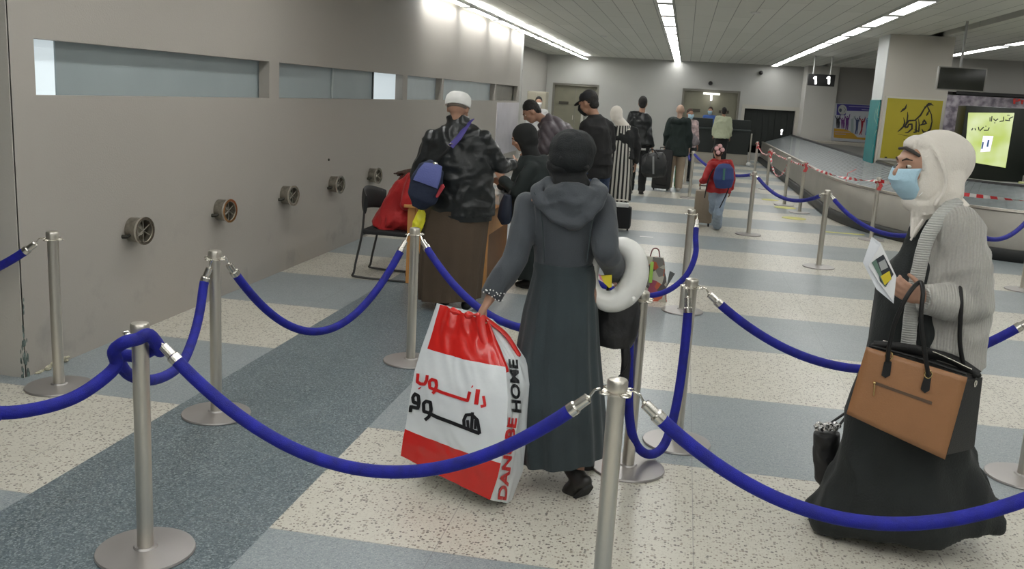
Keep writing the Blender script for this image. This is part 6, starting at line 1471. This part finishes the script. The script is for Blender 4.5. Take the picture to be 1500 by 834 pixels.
# N: child with backpack
NY = 13.45
JN = joints(P(1050, 300, NY).x, NY, math.radians(10), 1.22, dict(head=P(1052, 223, NY), neck=P(1052, 236, NY), wL=P(1028, 267, NY - .05), eL=P(1033, 262, NY - .12)))
JN['aR'] = G(1050, 336) + V((0, 0, .07)); JN['kR'] = P(1052, 311, NY - .03); JN['aL'] = G(1043, 322) + V((0, 0, .10)); JN['kL'] = P(1045, 306, NY + .1)
N_ = thing('person', 'child in red jacket and pale jeans with a blue backpack', 'person', JN['o'])
body(N_, JN, skin, .010, khead=1.12); R = hframe(JN)
short_hair(N_, JN, MATS['brown_hair'], 1.12)
bm = bmesh.new(); shell(bm, JN, .035, hem=-.08, full=.03, rs=(.085, .08, .065), neckup=.0); tube(bm, [P(1043, 240, NY - .05), P(1052, 243, NY - .09), P(1062, 240, NY - .05)], [.05, .06, .05], n=12, rnd=True); fuse('red_jacket', bm, .011, mat('red_padded_cloth', s2l(160, 24, 26), .6, bump=.3, bscale=30), N_, JN['o'], fold=folds(.01, (10, 10, 10), 5))
bm = bmesh.new(); trousers(bm, JN, .02, flare=.012); fuse('pale_jeans', bm, .011, mat('pale_denim', s2l(150, 165, 182), .85, var=.15, vscale=14), N_, JN['o'], fold=folds(.008, (10, 10, 12), 6))
shoes(N_, JN, mat('red_shoe', s2l(185, 35, 45), .5), sole_w)
hm = bmesh.new(); tube(hm, [JN['head'] + R @ V((.085 * math.cos(a * math.pi / 10), -.01, .09 * math.sin(a * math.pi / 10))) for a in range(11)], .012, n=10); pk = mat('pink_fleece', (.72, .42, .42), .8); obj('headband', hm, black, N_, origin=JN['o'])
for x, y, z in ((-.045, -.09, .055), (.035, -.10, .04), (-.02, -.10, .0), (.0, -.08, .09)):
    bm = bmesh.new(); ell(bm, JN['head'] + R @ V((x, y, z)), (.032, .02, .03), R); obj('pink_bobble', bm, pk, N_, origin=JN['o'])
bo_ = P(1060, 258, NY - .25); t = thing('backpack', 'blue backpack with a green stripe on the child in the red jacket', 'backpack', bo_)
bm = bmesh.new(); tube(bm, [P(1061, 241, NY - .22), P(1061, 247, NY - .24), P(1060, 262, NY - .25), P(1060, 275, NY - .23)], [(.08, .06), (.125, .085), (.145, .10), (.11, .07)], side=(1, 0, 0), n=20); fuse('pack_body', bm, .011, mat('blue_backpack_cloth', s2l(48, 66, 118), .7), t, bo_)
bm = bmesh.new(); tube(bm, [P(1061, 247, NY - .34), P(1060, 264, NY - .36)], [(.015, .006)] * 2, n=8); obj('green_stripe', bm, mat('stripe_green', s2l(60, 110, 100), .6), t, origin=bo_)
for (x0_, y0_, x1_, y1_, x2_, y2_) in ((1046, 247, 1038, 262, 1032, 290), (1071, 262, 1066, 280, 1054, 305)):
    bm = bmesh.new(); tube(bm, smooth_path([P(x0_, y0_, NY - .2), P(x1_, y1_, NY - .2), P(x2_, y2_, NY - .18)], 4), .008, n=8); obj('strap', bm, black, t, origin=bo_)
kc = G(1029, 329); t = thing('suitcase', 'beige hard suitcase pulled by the child in the red jacket', 'suitcase', (kc.x - .02, kc.y - .15, 0))
bs = mat('beige_shell', s2l(140, 128, 112), .45)
bm = bmesh.new(); box(bm, (-.13, -.11, .05), (.14, .11, .54), .03); obj('case', bm, bs, t)
for x in (-.08, -.02, .04, .10): bm = bmesh.new(); box(bm, (x - .006, -.118, .1), (x + .006, -.108, .5), .002); obj('rib', bm, bs, t)
bm = bmesh.new(); tube(bm, [(-.07, .05, .54), (-.07, .05, .60), (.07, .05, .60), (.07, .05, .54)], .01, n=8); obj('pull_handle', bm, black, t)
for x in (-.1, .1):
    for y in (-.07, .07): bm = bmesh.new(); cyl(bm, (x - .012, y, .028), (x + .012, y, .028), .028, n=12); obj('wheel', bm, black, t)

# patterned gift bag on the floor
go = G(958, 439); t = thing('gift_bag', 'colourful patterned paper bag on the floor behind the white neck ring', 'bag', (go.x, go.y, 0))
pat = mat('patchwork_print', (.4, .2, .18), .6); nt = pat.node_tree; N = nt.nodes; vo = N.new('ShaderNodeTexVoronoi'); vo.inputs['Scale'].default_value = 16; tc_ = N.new('ShaderNodeTexCoord'); nt.links.new(tc_.outputs['Object'], vo.inputs['Vector']); hs = N.new('ShaderNodeValToRGB'); sc_ = N.new('ShaderNodeSeparateColor'); nt.links.new(vo.outputs['Color'], sc_.inputs[0]); nt.links.new(sc_.outputs[0], hs.inputs[0]); nt.links.new(hs.outputs[0], N['Principled BSDF'].inputs['Base Color'])
cr = hs.color_ramp; cr.interpolation = 'CONSTANT'; cr.elements[0].color = (.07, .06, .06, 1); cr.elements[1].position = .8; cr.elements[1].color = (.40, .38, .32, 1)
for p_, c_ in ((.25, (.45, .10, .05, 1)), (.45, (.18, .17, .16, 1)), (.6, (.30, .06, .10, 1))): e_ = cr.elements.new(p_); e_.color = c_
bm = bmesh.new()
g8 = [bm.verts.new(V(p)) for p in ((-.11, -.09, .0), (.12, -.07, .0), (.12, .09, .0), (-.11, .09, .0), (-.10, -.03, .40), (.05, -.02, .40), (.05, .03, .40), (-.10, .03, .40))]
for f in ((3, 2, 1, 0), (4, 5, 6, 7), (0, 1, 5, 4), (1, 2, 6, 5), (2, 3, 7, 6), (3, 0, 4, 7)): bm.faces.new([g8[i] for i in f])
bmesh.ops.subdivide_edges(bm, edges=bm.edges[:], cuts=7, use_grid_fill=True)
for v in bm.verts: v.co += V((noise.noise(v.co * 9), noise.noise(v.co * 9 + V((5, 0, 0))), 0)) * .025
obj('bag_body', bm, pat, t)
bm = bmesh.new(); box(bm, (-.06, -.085, .17), (-.03, -.045, .36), .004); obj('green_patch', bm, mat('patch_lime', (.35, .6, .1), .5), t)
bm = bmesh.new(); plate(bm, [(.10, -.03, .12), (.17, .0, .26), (.12, .0, .28)], (0, 1, 0), .01); obj('grey_flap', bm, mat('flap_grey', (.08, .09, .09), .5), t)
bm = bmesh.new(); tube(bm, smooth_path([(-.07, 0, .39), (-.05, 0, .47), (.0, 0, .47), (.02, 0, .39)], 4), .006, n=8); obj('handle', bm, mat('cord_dark', (.2, .08, .08), .6), t)
